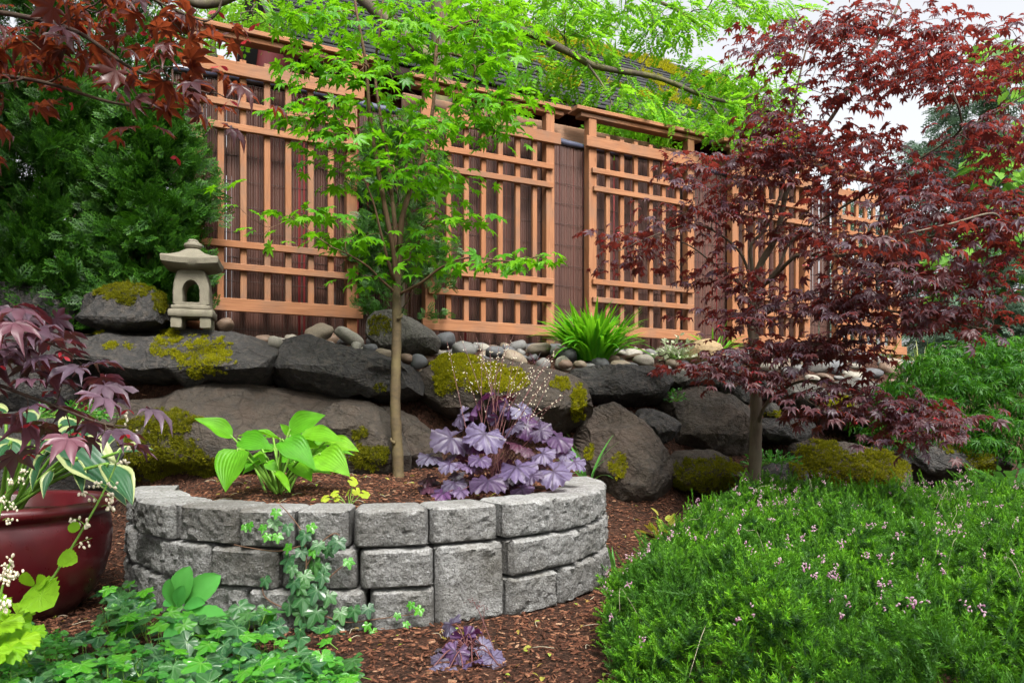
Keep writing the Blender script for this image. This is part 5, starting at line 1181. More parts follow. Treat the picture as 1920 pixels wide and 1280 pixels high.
for (bx, by, tx, ty, d, dt, nx, wf) in [(115, 830, 250, 890, 2.95, 2.85, .3, .95), (195, 870, 262, 935, 2.85, 2.75, .7, .95), (215, 850, 290, 828, 2.95, 2.95, -.2, .9), (150, 800, 60, 850, 3.0, 2.9, -.3, .9), (40, 860, -20, 800, 3.0, 3.0, .2, 1), (20, 830, -40, 900, 2.9, 2.8, -.2, 1),
                                        (90, 850, 30, 905, 2.95, 2.85, -.3, .8), (110, 800, 175, 770, 3.1, 3.2, .2, .9), (60, 800, 20, 740, 3.1, 3.2, 0, .9), (170, 830, 120, 770, 3.1, 3.15, 0, .8), (100, 880, 70, 935, 2.9, 2.82, -.1, .7), (180, 845, 225, 800, 3.1, 3.2, .3, .9), (-20, 850, -90, 870, 3.0, 2.95, -.3, 1),
                                        (140, 860, 160, 925, 2.9, 2.84, .4, .6), (70, 830, 140, 850, 2.9, 2.85, .1, .9), (10, 780, -60, 760, 3.15, 3.2, 0, 1), (130, 850, 205, 850, 3.05, 3.0, .1, .8)]:
    lv.append((Pn(bx, by, d), Pn(tx, ty, dt), (nx, -.55, 1), wf))
leafset(vh, HL, M_HOSTAVAR, [(b, np.array(b) + (np.array(t) - b) * .88, n_, w_ * .8) for b, t, n_, w_ in lv], (pc[0] + .05, pc[1] - .05, pz + .42), M_STALK, .007, 3)

# ------------------------------------------------------------------ lime hosta in the planter
hb_ = np.array([(522 - 960) / F_PX * 3.85, 3.85, .39]); hosta = thing('hosta', tuple(hb_), 'lime green broad-leaved hosta clump at the left of the planter', 'plant')
def hz(x, y, d): return Pn(200 + x * .297, 700 + y * .297, d)
lv = [(hz(795, 405, 3.8), hz(550, 232, 3.7), (-.3, -.8, 1), 1.0), (hz(835, 480, 3.6), hz(685, 672, 3.42), (-.35, -1.6, .9), 1.45), (hz(835, 420, 3.7), hz(1050, 440, 3.62), (.1, -1.1, .9), 1.25), (hz(1150, 370, 3.9), hz(1378, 220, 3.85), (-.2, -1.2, .8), 1.25), (hz(1215, 400, 3.8), hz(1515, 372, 3.72), (0, -.7, 1), 1.0),
      (hz(1105, 425, 3.62), hz(1322, 515, 3.5), (.2, -.9, 1), 1.1), (hz(1335, 510, 3.7), hz(1505, 558, 3.55), (.3, -1.2, .8), 1.35), (hz(1380, 430, 3.85), hz(1618, 460, 3.8), (.1, -.8, 1), 1.0), (hz(1400, 490, 3.9), hz(1590, 485, 3.9), (.1, -.3, 1), .8), (hz(1095, 420, 3.9), hz(870, 312, 3.8), (.2, -.25, 1), .5),
      (hz(1160, 385, 4.0), hz(1095, 310, 3.95), (0, -1, .6), 1.1), (hz(1180, 560, 3.75), hz(1300, 650, 3.6), (.3, -.9, .8), 1.1), (hz(960, 540, 3.7), hz(850, 590, 3.6), (-.3, -.8, 1), 1.0), (hz(930, 390, 4.05), hz(800, 370, 4.1), (0, -.5, 1), .7), (hz(1050, 400, 4.1), hz(930, 385, 4.15), (0, -.6, 1), .8),
      (hz(1220, 540, 3.65), hz(1110, 480, 3.6), (.1, -.9, 1), .9), (hz(1060, 620, 3.6), hz(1180, 730, 3.5), (.4, -.6, .8), .6), (hz(1290, 460, 4.0), hz(1420, 420, 4.05), (0, -.5, 1), .9), (hz(1010, 560, 3.65), hz(1080, 600, 3.6), (.2, -1, .8), 1.2)]
for k in range(13):
    q_ = random.Random(k + 60); bx, by = 860 + q_.random() * 480, 430 + q_.random() * 170; sg = 1 if bx > 1080 else -1; dd = 3.72 + q_.random() * .35
    lv.append((hz(bx, by, dd), hz(bx + sg * (90 + q_.random() * 110), by - 40 + q_.random() * 110, dd - .06), (sg * .2, -.5 - q_.random() * .6, 1), .8 + q_.random() * .5))
lv = [(b, np.array(b) + (np.array(t) - b) * .86, n_, w_) for b, t, n_, w_ in lv]
leafset(hosta, HL, M_HOSTA, lv, hb_, M_STALK, .0065, 4, widthf=.78)

# ------------------------------------------------------------------ purple heuchera
HE = [heuch_leaf(s) for s in range(6)]
def heuchera(name, base, label, big, mats, filler, fr, fz, fs, seed, cat='plant'):
    """big: (px, py, radius px, depth, tilt x, tilt toward camera); filler: count of smaller leaves underneath"""
    t = thing(name, tuple(base), label, cat); r = np.random.default_rng(seed); me = [[mesh_np('leaf', q[0], q[1], m, q[2], True) for q in HE] for m in mats]; base = np.array(base)
    todo = [(Pn(x, y, d), rp_ / F_PX * d, np.array([nx, -nc, 1]), 0 if r.random() < .92 or len(mats) < 2 else 1) for x, y, rp_, d, nx, nc in big]
    for _ in range(filler):
        a = r.uniform(0, 6.28); q = r.uniform(.2, 1) ** .6; e = r.uniform(.1, 1)
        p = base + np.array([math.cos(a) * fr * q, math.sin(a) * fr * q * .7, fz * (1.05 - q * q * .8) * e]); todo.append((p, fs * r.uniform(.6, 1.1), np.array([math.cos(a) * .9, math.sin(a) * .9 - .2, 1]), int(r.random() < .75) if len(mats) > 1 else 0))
    for p, s, nr, k in todo:
        out = p - base; out[2] = -.35 * np.linalg.norm(out[:2]) - .02; M = frames((out + r.normal(0, .04, 3))[None], (nr + r.normal(0, .12, 3))[None])[0] * s
        o = bpy.data.objects.new('leaf', me[k][r.integers(len(HE))]); C.objects.link(o); o.parent = t; m = Matrix(M.tolist()).to_4x4(); m.translation = Vector((p - base).tolist()); o.matrix_basis = m
        s0 = base + r.normal(0, .015, 3) * [1, 1, 0]; V, F = tube(smooth_path([s0, (s0 + p) / 2 + [0, 0, .04], p - unit(nr) * .003], 4), .0022, 5); under_leaf(part('stalk', V, F, M_HEUCHSTEM, t, smooth=True), o)
    return t
def hz3(x, y): return (740 + x * .2577, 620 + y * .2577)
big = []
for x, y, rp_, d, nx, nc in [(410, 775, 40, 3.75, -.4, 1.3), (655, 750, 40, 3.7, -.1, 1.3), (600, 530, 36, 3.95, -.2, 1.0), (680, 1085, 38, 3.5, -.2, 1.5), (885, 985, 40, 3.55, .2, 1.5), (830, 560, 24, 3.95, .1, 1.1), (960, 690, 28, 3.8, .1, 1.3), (1155, 1020, 36, 3.55, .5, 1.4), (620, 930, 23, 3.6, -.1, 1.3), (1075, 890, 26, 3.65, .4, 1.2),
                             (1180, 770, 34, 3.75, .8, 1.0), (255, 912, 26, 3.75, -.6, .6), (430, 1105, 25, 3.6, -.4, 1.3), (400, 960, 24, 3.7, -.5, 1.2), (1310, 950, 24, 3.7, .8, .9), (920, 570, 24, 3.9, .3, .9), (780, 480, 26, 4.1, 0, .8), (1060, 720, 24, 3.75, .4, 1.2), (480, 620, 24, 3.9, -.4, .9), (1020, 620, 20, 4.0, .4, .9), (350, 1180, 22, 3.5, -.3, 1.2),
                             (1000, 1050, 22, 3.5, .2, 1.4), (760, 630, 22, 3.9, 0, 1.0), (720, 540, 22, 4.05, .1, .9), (520, 980, 20, 3.6, -.2, 1.3), (860, 700, 22, 3.8, .1, 1.1), (1240, 880, 22, 3.75, .7, 1.0), (480, 1160, 20, 3.5, -.2, 1.4)]:
    q = hz3(x, y); big.append((*q, rp_ * 1.05, d, nx, nc))
he_b = (P(925, 915, 3.85)[0], 3.85, .40)
heu = heuchera('heuchera', he_b, 'large silvery purple heuchera at the right of the planter with tall flower stalks', big, [M_HEUCH, M_HEUCHDARK], 46, .34, .36, .07, 7)
def flower_stalks(root, tips, base, seed, rad=.0016, bell=.0031, mat=M_HEUCHSTEM, nb=16, frac=.5, bellmat=None):
    r = np.random.default_rng(seed); D, F2 = ICO[2]; bt, bs = [], []
    D2 = D * np.array([.8, .8, 1.1])
    for tip in tips:
        tip = np.array(tip); b = np.array(base) + r.normal(0, .05, 3) * [1, 1, 0]; pth = smooth_path([b, b * .5 + tip * .5 + np.array([r.normal(0, .02), r.normal(0, .02), .05]), tip], 8)
        V, F = tube(pth, [rad * 1.3, rad, rad * .6], 5); part('flower_stalk', V, F, mat, root, smooth=True)
        for _ in range(nb):
            u = 1 - frac * r.random() ** 1.2; p = pth[min(len(pth) - 1, int(u * (len(pth) - 1)))]; w_ = .005 + .015 * (1 - u) / frac
            bt.append(p + r.normal(0, w_, 3) * [1, 1, .5]); bs.append(bell * r.uniform(.6, 1.2))
    n = len(bt); M = frames(r.normal(0, .4, (n, 3)) + [0, .3, -1], r.normal(size=(n, 3))) * np.array(bs)[:, None, None]
    V, F, _ = scatter(D2[:, [0, 2, 1]], F2, M, np.array(bt)); part('blossom_mass', V, F, bellmat or M_BELL, root, smooth=True, kind='stuff')
tips = [Pn(x, y, d) for x, y, d in [(838, 640, 4.1), (863, 630, 4.1), (893, 632, 4.1), (905, 640, 4.0), (918, 636, 4.15), (935, 650, 4.0), (950, 633, 4.1), (963, 628, 4.05), (965, 660, 3.9), (1000, 690, 3.8), (1002, 680, 3.9), (1030, 665, 3.95), (1045, 648, 4.0), (1048, 655, 4.1), (1040, 690, 3.8), (1060, 735, 3.75), (1056, 745, 3.8), (870, 690, 3.8), (890, 660, 4.0), (1020, 720, 3.7), (980, 670, 4.0), (1035, 700, 3.9)]]
flower_stalks(heu, tips, np.array(he_b) + [0, 0, .12], 8)

big = [(845, 1170, 26, 2.66, -.3, 1.0), (870, 1195, 26, 2.6, -.1, 1.2), (905, 1210, 22, 2.55, .2, 1.2), (855, 1222, 27, 2.5, -.3, 1.4), (825, 1235, 20, 2.5, -.6, 1.0), (925, 1232, 26, 2.48, .7, 1.2), (885, 1240, 22, 2.45, .1, 1.4), (840, 1255, 20, 2.43, -.4, 1.3), (905, 1255, 18, 2.45, .3, 1.3), (870, 1265, 18, 2.42, 0, 1.4), (810, 1250, 18, 2.45, -.7, 1), (940, 1250, 20, 2.45, .8, 1.1), (890, 1180, 18, 2.65, .2, .9)]
sp = Pn(872, 1228, 2.58); small = heuchera('heuchera', (sp[0], sp[1], 0.005), 'small purple heuchera growing in the mulch in front of the planter', big, [M_HEUCH, M_HEUCHDARK], 14, .09, .07, .03, 17)
flower_stalks(small, [Pn(880, 1122, 2.6), Pn(899, 1138, 2.58)], (sp[0], sp[1], .06), 3, .0011, .0025, M_HEUCHSTEM, 9, .25, M_HEUCHSTEM)

RL = [round_leaf(s) for s in range(3)]
def seedling(name, base, label, leaves, mat, temps, cat='plant', smat=M_STALK, srad=.0018):
    t = thing(name, tuple(base), label, cat); r = np.random.default_rng(len(leaves)); base = np.array(base); me = [mesh_np('leaf', q[0], q[1], mat, q[2], True) for q in temps]
    for p, s, nr in leaves:
        out = p - base; out[2] = -.2 * np.linalg.norm(out[:2]) - .005; M = frames((out + r.normal(0, .01, 3))[None], np.array(nr, float)[None])[0] * s
        o = bpy.data.objects.new('leaf', me[r.integers(len(me))]); C.objects.link(o); o.parent = t; m = Matrix(M.tolist()).to_4x4(); m.translation = Vector((p - base).tolist()); o.matrix_basis = m
        V, F = tube(smooth_path([base + r.normal(0, .004, 3) * [1, 1, 0], (base + p) / 2 + [0, 0, .012], p], 4), srad, 5); under_leaf(part('stalk', V, F, smat, t, smooth=True), o)
    return t
d = 3.42; seedling('lime_heuchera', (P(655, 945, d)[0], d, .385), 'tiny yellow-green seedling at the middle of the planter', [(Pn(x, y, d), s / F_PX * d, (nx, -.7, 1)) for x, y, s, nx in [(662, 901, 12, 0), (610, 933, 11, -.3), (628, 924, 10, 0), (668, 920, 9, 0), (683, 925, 12, .3), (652, 922, 8, -.2), (632, 934, 8, .1)]], M_LIME, RL)

# ------------------------------------------------------------------ heather
rh = np.random.default_rng(15)
def hx_left(y): return np.interp(y, [1.3, 2.0, 2.5, 2.9, 3.4, 3.9, 4.4, 4.9], [.2, .27, .30, .33, .50, .78, 1.05, 1.45])
def hy_back(x): return np.interp(x, [.8, 1.4, 1.9, 2.6, 3.4, 5], [4.5, 4.98, 4.75, 4.85, 5.0, 5.0])
def hH(x, y):
    e = np.clip(np.minimum(x - hx_left(y), (hy_back(x) - y) * 1.2) / .34, 0, 1) ** .55
    nz = np.array([noise.noise((a * 2.4, b * 2.4, 1.0)) * .55 + noise.noise((a * 6.5, b * 6.5, 4.0)) * .75 for a, b in zip(x, y)])
    return (.10 + .26 * e) * (1 + .34 * nz)
def heath_pts(n):
    x, y = rh.uniform(.2, 4.2, n), rh.uniform(1.45, 5.0, n); k = (x > hx_left(y)) & (y < hy_back(x)) & (abs(x) < .70 * y + .3); return x[k], y[k]
SG = [sprig(7, 5, s) for s in range(3)]
x0, y0 = heath_pts(11500); m = 7; n0 = len(x0)                   # tufts of sprigs fanning out of one point
lv_ = 1 - .5 * rh.random(n0) ** 1.5; H0 = hH(x0, y0); e = .03; gx_ = (hH(x0 + e, y0) - H0) / e; gy_ = (hH(x0, y0 + e) - H0) / e
ax = np.stack([-gx_ * .5, -gy_ * .5, np.full(n0, .9)], -1) + rh.normal(0, .35, (n0, 3)); ax = unit(ax); root = np.stack([x0, y0, terrain(x0, y0) + H0 * lv_], -1) - ax * .055
T = np.repeat(root, m, 0) + rh.normal(0, .006, (n0 * m, 3)); up = np.repeat(ax, m, 0) + rh.normal(0, .5, (n0 * m, 3)); n = n0 * m
size = np.repeat(rh.uniform(.7, 1.15, n0), m) * rh.uniform(.04, .085, n); wid_ = np.repeat(rh.uniform(.9, 1.3, n0), m)
M = frames(up, rh.normal(size=(n, 3))) * size[:, None, None]; M[:, :, 0] *= wid_[:, None]; M[:, :, 2] *= wid_[:, None]
xw, yw = heath_pts(1500); nw_ = len(xw); upw = rh.normal(0, .55, (nw_, 3)) + [0, 0, 1]; Tw = np.stack([xw, yw, terrain(xw, yw) + hH(xw, yw) - .045], -1)      # taller wispy shoots
T = np.concatenate([T, Tw]); M = np.concatenate([M, frames(upw, rh.normal(size=(nw_, 3))) * np.stack([np.full(nw_, .055), rh.uniform(.08, .15, nw_), np.full(nw_, .055)], -1)[:, None, :]])
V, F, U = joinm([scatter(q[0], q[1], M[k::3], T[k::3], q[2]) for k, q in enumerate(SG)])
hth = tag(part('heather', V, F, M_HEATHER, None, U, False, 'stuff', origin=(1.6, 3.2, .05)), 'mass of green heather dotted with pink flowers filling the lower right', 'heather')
x, y = heath_pts(1300); k = np.array([noise.noise((a * 3, b * 3, 9)) for a, b in zip(x, y)]) > .0; x, y = x[k], y[k]; z = terrain(x, y) + hH(x, y) + .03; D, FI = ICO[2]; bt = []
for a, b_, c in zip(x, y, z):
    m_ = rh.integers(4, 12); ax = unit(rh.normal(0, .5, 3) + [0, 0, 1]); q_ = rh.random(m_)[:, None]; bt.append(np.array([a, b_, c - .012]) + ax * q_ * .026 + rh.normal(0, .0045, (m_, 3)))
bt = np.concatenate(bt); n = len(bt); M = frames(rh.normal(size=(n, 3)) + [0, 0, -1.2], rh.normal(size=(n, 3))) * (rh.uniform(.002, .0035, n)[:, None] * np.array([[.7, 1.5, .7]]))[:, None, :]
V, F, _ = scatter(D, FI[::1], M, bt); part('blossom_mass', V, F, M_HEATHFLOWER, hth, None, True, 'stuff')
ds = []
for _ in range(60):
    a, b_ = heath_pts(40); a, b_ = a[0], b_[0]; c = float(terrain(a, b_) + hH(np.array([a]), np.array([b_]))[0]); an = rh.uniform(0, 6.28); l = rh.uniform(.05, .13)
    q = [(a, b_, c - .06), (a + math.cos(an) * l * .4, b_ + math.sin(an) * l * .4, c + .015), (a + math.cos(an + .15) * l * .8, b_ + math.sin(an + .15) * l * .8, c + .03 + rh.normal(0, .02)), (a + math.cos(an + .3) * l, b_ + math.sin(an + .3) * l, c + .02 + rh.normal(0, .03))]
    ds.append(tubet(smooth_path(q, 4), [.0008, .0005], 4))
V, F, _ = joinm(ds); part('dry_stem_mass', V, F, M_DRYSTEM, hth, None, True, 'stuff')

# ------------------------------------------------------------------ leaf litter on the mulch
rl = np.random.default_rng(88); n = 260; x, y = rl.uniform(-2.0, 1.0, n), rl.uniform(2.2, 5.0, n); z = np.where(in_pl(x, y), soil_z(x, y), terrain(x, y)) + .014; k = out_pl(x, y) & (x < .35 + .2 * (y - 2)) | in_pl(x, y); x, y, z = x[k], y[k], z[k]; n = len(x); W = ovate(4, 2, .3, .45, .3, .3)
a = rl.uniform(0, 6.28, n); V, F, U = scatter(W[0], W[1], frames(np.stack([np.cos(a), np.sin(a), rl.normal(0, .15, n)], -1), [0, 0, 1] + rl.normal(0, .4, (n, 3))) * rl.uniform(.012, .03, n)[:, None, None], np.stack([x, y, z], -1), W[2])
lit = tag(part('leaf_litter', V, F, M_NANDINA, None, U, True, 'stuff', origin=(0, 3, 0)), 'small dry leaves fallen on the bark mulch', 'litter')
tw = [tubet(smooth_path([(a_, b_, c_ - .004), (a_ + math.cos(t_) * l_ / 2, b_ + math.sin(t_) * l_ / 2, c_ + .006), (a_ + math.cos(t_ + .3) * l_, b_ + math.sin(t_ + .3) * l_, c_)], 3), .0013, 4) for a_, b_, c_, t_, l_ in zip(x[:70], y[:70], z[:70], rl.uniform(0, 6.28, 70), rl.uniform(.03, .11, 70))]
V, F, _ = joinm(tw); part('twig_litter', V, F, M_DRYSTEM, lit, smooth=True, kind='stuff')

# ------------------------------------------------------------------ grasses
BL = [blade(8, b, .026) for b in (.5, .9, 1.3, 1.7)]
def grass(name, base, label, n, h, rb_, mat, seed, temps=BL, lean=.55, cat='grass', wf=1.0, own=True, group=None):
    r = np.random.default_rng(seed); t = thing(name, tuple(base), label, cat, group); a = r.uniform(0, 6.283, n); q = r.random(n) ** .5; base = np.array(base)
    T = base + np.stack([np.cos(a) * rb_ * q, np.sin(a) * rb_ * q, np.zeros(n)], -1); out = np.stack([np.cos(a), np.sin(a), np.zeros(n)], -1)
    ln = r.uniform(.05, lean, n)[:, None] * (.4 + q[:, None]); fw = out * ln + [0, 0, 1] + r.normal(0, .10, (n, 3)); s = h * r.uniform(.6, 1.12, n)
    M = frames(fw, out * -1 + [0, 0, .15] + r.normal(0, .25, (n, 3)))          # normal turned in, so the blade arches out
    M[:, :, 0] *= -1; M[:, :, 2] *= -1; M = M * s[:, None, None]; M[:, :, 0] *= wf
    M[:, :, 2] *= -1; M[:, :, 0] *= -1
    put_leaves(t, temps, M, T, mat, 300 if own else 0, 'blade', 'blade_mass', seed)
    return t
g = P(1112, 690, 6.15); grass('grass_clump', (g.x, g.y, float(terrain(g.x, g.y))), 'bright green arching grass clump between the second and third trellis', 300, .50, .14, M_GRASS, 3, lean=.52, wf=1.35)
g = P(1340, 650, 7.1); grass('grass_clump', (g.x, g.y, 1.30), 'small bright green grass clump behind the tan round boulder', 46, .34, .09, M_GRASS, 4, lean=.8, wf=1.2)
g = P(1170, 1060, 3.85); grass('strap_leaf_plant', (.50, 3.62, float(terrain(.5, 3.62))), 'small strap-leaved plant between the planter and the heather', 14, .24, .03, M_STRAP, 5, lean=1.1, wf=1.6, cat='plant')
grass('strap_leaf_plant', (.47, 4.75, .36), 'thin grassy tuft behind the right rim of the planter', 12, .36, .03, M_STRAP, 6, lean=.7, wf=1.0, cat='plant')
q = fence_xy(7.2, -.6)
for i, (L, n_) in enumerate([(6.9, -.5), (7.3, -.9), (7.6, -.4), (8.1, -.7), (8.5, -.2)]):
    q = fence_xy(L, n_); grass('tall_grass', (q[0], q[1], float(terrain(*q)) - .25), ['rough meadow grass under the left half of the farthest trellis', 'rough meadow grass behind the farthest trellis', 'rough meadow grass by the last trellis post', 'rough grass right of the last trellis post', 'rough grass above the laceleaf maple'][i], 190, .62, .32, M_ROUGHGRASS, 20 + i, own=False, wf=.6, lean=.4)
q = P(862, 650, 5.3); grass('black_mondo_grass', (q.x, q.y, float(terrain(q.x, q.y)) + .02), 'dark strappy grass tuft among the stones left of the second trellis', 22, .16, .03, M_HEUCHDARK, 31, lean=1.2, wf=1.3, cat='grass')
q = P(1005, 662, 5.9); grass('black_mondo_grass', (q.x, q.y, float(terrain(q.x, q.y)) + .02), 'dark strappy grass tuft among the stones below the second trellis post', 18, .14, .03, M_HEUCHDARK, 32, lean=1.2, wf=1.3, cat='grass')

# variegated little shrub by the tan boulder, bronze shoot, pocket greenery
SO = [ovate(4, 2, .26, .4, .2, .2, seed=s) for s in range(2)]
def bushlet(name, c, rx, rz, n, size, mat, label, seed, cat='plant', temps=SO, flatn=.8, objs=0):
    r = np.random.default_rng(seed); t = thing(name, tuple(c), label, cat); a = r.uniform(0, 6.283, n); e = np.arcsin(r.random(n)); q = r.uniform(.35, 1, n)
    T = np.array(c) + np.stack([np.cos(a) * np.cos(e) * rx * q, np.sin(a) * np.cos(e) * rx * q * .7, np.sin(e) * rz * q], -1)
    fw = np.stack([np.cos(a), np.sin(a), np.sin(e) + .2], -1) + r.normal(0, .4, (n, 3)); M = frames(fw, [0, 0, 1] + r.normal(0, flatn, (n, 3))) * (size * r.uniform(.6, 1.2, n))[:, None, None]
    put_leaves(t, temps, M, T, mat, objs, 'leaf', 'foliage', seed)
    V, F, _ = joinm([tubet(smooth_path([np.array(c), np.array(c) * .4 + p * .6 + [0, 0, .01], p], 3), [.0022, .001], 4) for p in T[::4]]); part('stem_mass', V, F, M_STALK, t, smooth=True, kind='stuff'); return t
q = P(1270, 680, 6.35); bushlet('variegated_shrub', (q.x, q.y, 1.24), .20, .20, 150, .05, M_WHITEVAR, 'small white and green variegated shrub left of the tan boulder', 3, 'shrub', objs=120)
q = P(1250, 985, 4.35); bushlet('nandina_shoot', (q.x, q.y, float(terrain(q.x, q.y))), .13, .17, 34, .075, M_NANDINA, 'bronze and green leafy shoot at the back edge of the heather', 4, objs=34, flatn=.4)
q = P(140, 765, 4.1); bushlet('ground_cover', (q.x - .02, q.y, q.z - .06), .26, .10, 330, .028, M_VINCA, 'patch of tiny dark green leaves on the rock behind the red pot', 5, objs=0)
q = P(1450, 868, 5.35); bushlet('ground_cover', (q.x, q.y, q.z - .03), .24, .12, 260, .034, M_VINCA, 'green creeping leaves in the rock pocket right of the red maple trunk', 6, objs=0)
q = P(1268, 745, 5.55); bushlet('ground_cover', (q.x, q.y, q.z - .03), .08, .10, 70, .03, M_VINCA, 'small green weed between the flat dark boulder and the grey one', 7, objs=0)
FE = [pinnate(10, .045, .2, 3, .35)]
fq = P(1905, 905, 5.0); fern = thing('fern', (fq.x, fq.y, fq.z - .1), 'green fern fronds at the right edge beyond the heather', 'fern'); r = np.random.default_rng(4); n = 13; a = r.uniform(0, 6.28, n)
put_leaves(fern, FE, frames(np.stack([np.cos(a), np.sin(a), r.uniform(.4, 1.2, n)], -1), [0, 0, 1] + r.normal(0, .2, (n, 3))) * .32, np.tile([fq.x, fq.y, fq.z - .08], (n, 1)), M_FERN, 13, 'frond', seed=2)

# ------------------------------------------------------------------ ivy, creeping cover, sedum and foamflower at lower left
IV = [ivy_leaf(s) for s in range(4)]
def wall_pt(px, py):
    """point on the planter's outer face under a pixel"""
    dx, dz = (px - 960) / F_PX, (HZ - py) / F_PX; R = PR + .03
    a = dx * dx + 1; b = -2 * (dx * PC[0] + PC[1]); c = PC[0] ** 2 + PC[1] ** 2 - R * R; t = (-b - math.sqrt(max(0, b * b - 4 * a * c))) / (2 * a)
    return np.array([dx * t, t, CZ + dz * t])
ivy = thing('english_ivy', tuple(wall_pt(560, 1140) * [1, 1, 0]), 'ivy climbing the front blocks of the planter', 'ivy'); r = np.random.default_rng(12)
stems = [[(560, 1160), (565, 1110), (575, 1060), (568, 1000), (540, 960), (525, 945)], [(575, 1060), (600, 1020), (625, 1000), (638, 1002)], [(568, 1022), (520, 1032), (470, 1026), (440, 1020)], [(590, 1120), (620, 1080), (650, 1055), (664, 1045)], [(560, 1150), (500, 1120), (492, 1080)], [(600, 1150), (650, 1165), (700, 1160), (775, 1150)]]
T, fw, nr, sz = [], [], [], []
for s in stems:
    pth = smooth_path([wall_pt(*q) + [0, -.006, 0] for q in s], 6); V, F = tube(pth, [.0032, .0018], 5); part('vine_stem', V, F, M_BARK_TWIG, ivy, smooth=True)
for px, py, s in [(568, 1030, 18), (545, 1045, 22), (590, 1055, 24), (575, 1075, 24), (610, 1075, 20), (560, 1085, 20), (600, 1100, 26), (575, 1115, 30), (620, 1112, 22), (548, 1020, 14), (530, 1000, 14), (520, 975, 18), (528, 955, 14), (545, 985, 16), (500, 985, 12), (480, 980, 12), (463, 985, 11), (512, 1000, 12), (575, 1000, 20), (585, 985, 14), (638, 1010, 22), (600, 1018, 18), (615, 1030, 16),
                  (655, 1048, 15), (500, 1085, 16), (545, 1130, 26), (600, 1140, 28), (640, 1145, 22), (665, 1140, 20), (630, 1170, 26), (690, 1135, 18), (505, 1140, 24), (525, 1160, 26), (485, 1150, 20), (700, 1180, 14), (770, 1130, 12), (785, 1138, 14), (745, 1150, 10), (760, 1165, 10), (690, 1165, 12), (573, 1145, 22), (610, 1060, 16), (556, 1060, 16), (590, 1030, 14), (570, 1095, 18)]:
    p = wall_pt(px, py); o_ = unit(np.array([p[0] - PC[0], p[1] - PC[1], 0])); T.append(p + o_ * r.uniform(.01, .05)); fw.append(np.array([r.normal(0, .5), -.25, -1]) + o_ * .2); nr.append(o_ + [0, 0, .5] + r.normal(0, .3, 3)); sz.append(s * 1.15 / F_PX * p[1])
M = frames(np.array(fw), np.array(nr)) * np.array(sz)[:, None, None]; T = np.array(T); k = np.array(sz) / T[:, 1] < 17.5 / F_PX
put_leaves(ivy, IV, M[~k], T[~k], M_IVY, 300, seed=3); put_leaves(ivy, IV, M[k], T[k], M_IVYNEW, 300, seed=4)

def ground_scatter(n, regs, seed, hmin, hmax):
    r = np.random.default_rng(seed); T = []
    while len(T) < n:
        cx, cy, rx, ry = regs[r.integers(len(regs))]; a = r.uniform(0, 6.28); q = math.sqrt(r.random()); px, py = cx + math.cos(a) * rx * q, cy + math.sin(a) * ry * q; z = r.uniform(hmin, hmax)
        d_ = (CZ - z) * F_PX / (py - HZ); p = Pn(px, py, d_)
        if (p[0] - PC[0]) ** 2 + (p[1] - PC[1]) ** 2 < (PR + .03) ** 2 or (p[0] - pc[0]) ** 2 + (p[1] - pc[1]) ** 2 < .13: continue
        T.append(p)
    return np.array(T), r
low = [(120, 1240, 200, 60), (300, 1230, 200, 70), (480, 1220, 170, 70), (560, 1260, 130, 40), (330, 1160, 120, 40), (230, 1130, 50, 40), (440, 1170, 90, 40), (60, 1290, 150, 40)]
T, r = ground_scatter(330, low, 61, .03, .13); n = len(T); ip = thing('ivy_patch', (T[:, 0].mean(), T[:, 1].mean(), 0), 'ivy spreading over the ground at the lower left', 'ivy')
M = frames(np.stack([r.normal(0, 1, n), r.normal(-.6, .8, n), r.normal(-.3, .2, n)], -1), np.stack([r.normal(0, .35, n), r.normal(-.35, .3, n), np.ones(n)], -1)) * r.uniform(.04, .072, n)[:, None, None]
k = r.random(n) < .25; put_leaves(ip, IV, M[~k], T[~k], M_IVY, 300, seed=5); put_leaves(ip, IV, M[k] * .8, T[k] + [0, 0, .02], M_IVYNEW, 300, seed=6)
def petioles(root, T, mat, rad, seed):
    r = np.random.default_rng(seed); V, F, _ = joinm([tubet(smooth_path([(p[0] + r.normal(0, .03), p[1] + r.normal(0, .03), 0.0), (p[0] + r.normal(0, .01), p[1], p[2] * .6), p], 3), rad, 4) for p in T]); part('stem_mass', V, F, mat, root, smooth=True, kind='stuff')
petioles(ip, T, M_STALK, .0016, 3)
RV = [ovate(5, 4, .36, .5, .2, .25, .8, seed=s) for s in range(3)]
T, r = ground_scatter(430, [(150, 1250, 220, 50), (420, 1250, 240, 45), (560, 1262, 120, 30), (60, 1220, 80, 50)], 62, .03, .14); n = len(T)
cr = thing('creeping_cover', (T[:, 0].mean(), T[:, 1].mean(), 0), 'small rounded bright green leaves of a creeping plant along the bottom left', 'plant'); TT, ff, uu, ss = [], [], [], []
for p in T[:260]:                                                 # little rosettes of five leaves
    a0 = r.uniform(0, 6.28); s = r.uniform(.018, .034); tl = np.array([r.normal(0, .25), r.normal(-.3, .25), 1])
    for k in range(5): a = a0 + k * 1.2566; TT.append(p + r.normal(0, .003, 3)); ff.append((math.cos(a), math.sin(a), r.uniform(-.1, .4))); uu.append(tl + r.normal(0, .15, 3)); ss.append(s * r.uniform(.8, 1.15))
put_leaves(cr, RV, frames(np.array(ff), np.array(uu)) * np.array(ss)[:, None, None], np.array(TT), M_VINCA, 300, seed=7); petioles(cr, T[:260], M_STALK, .0014, 5)

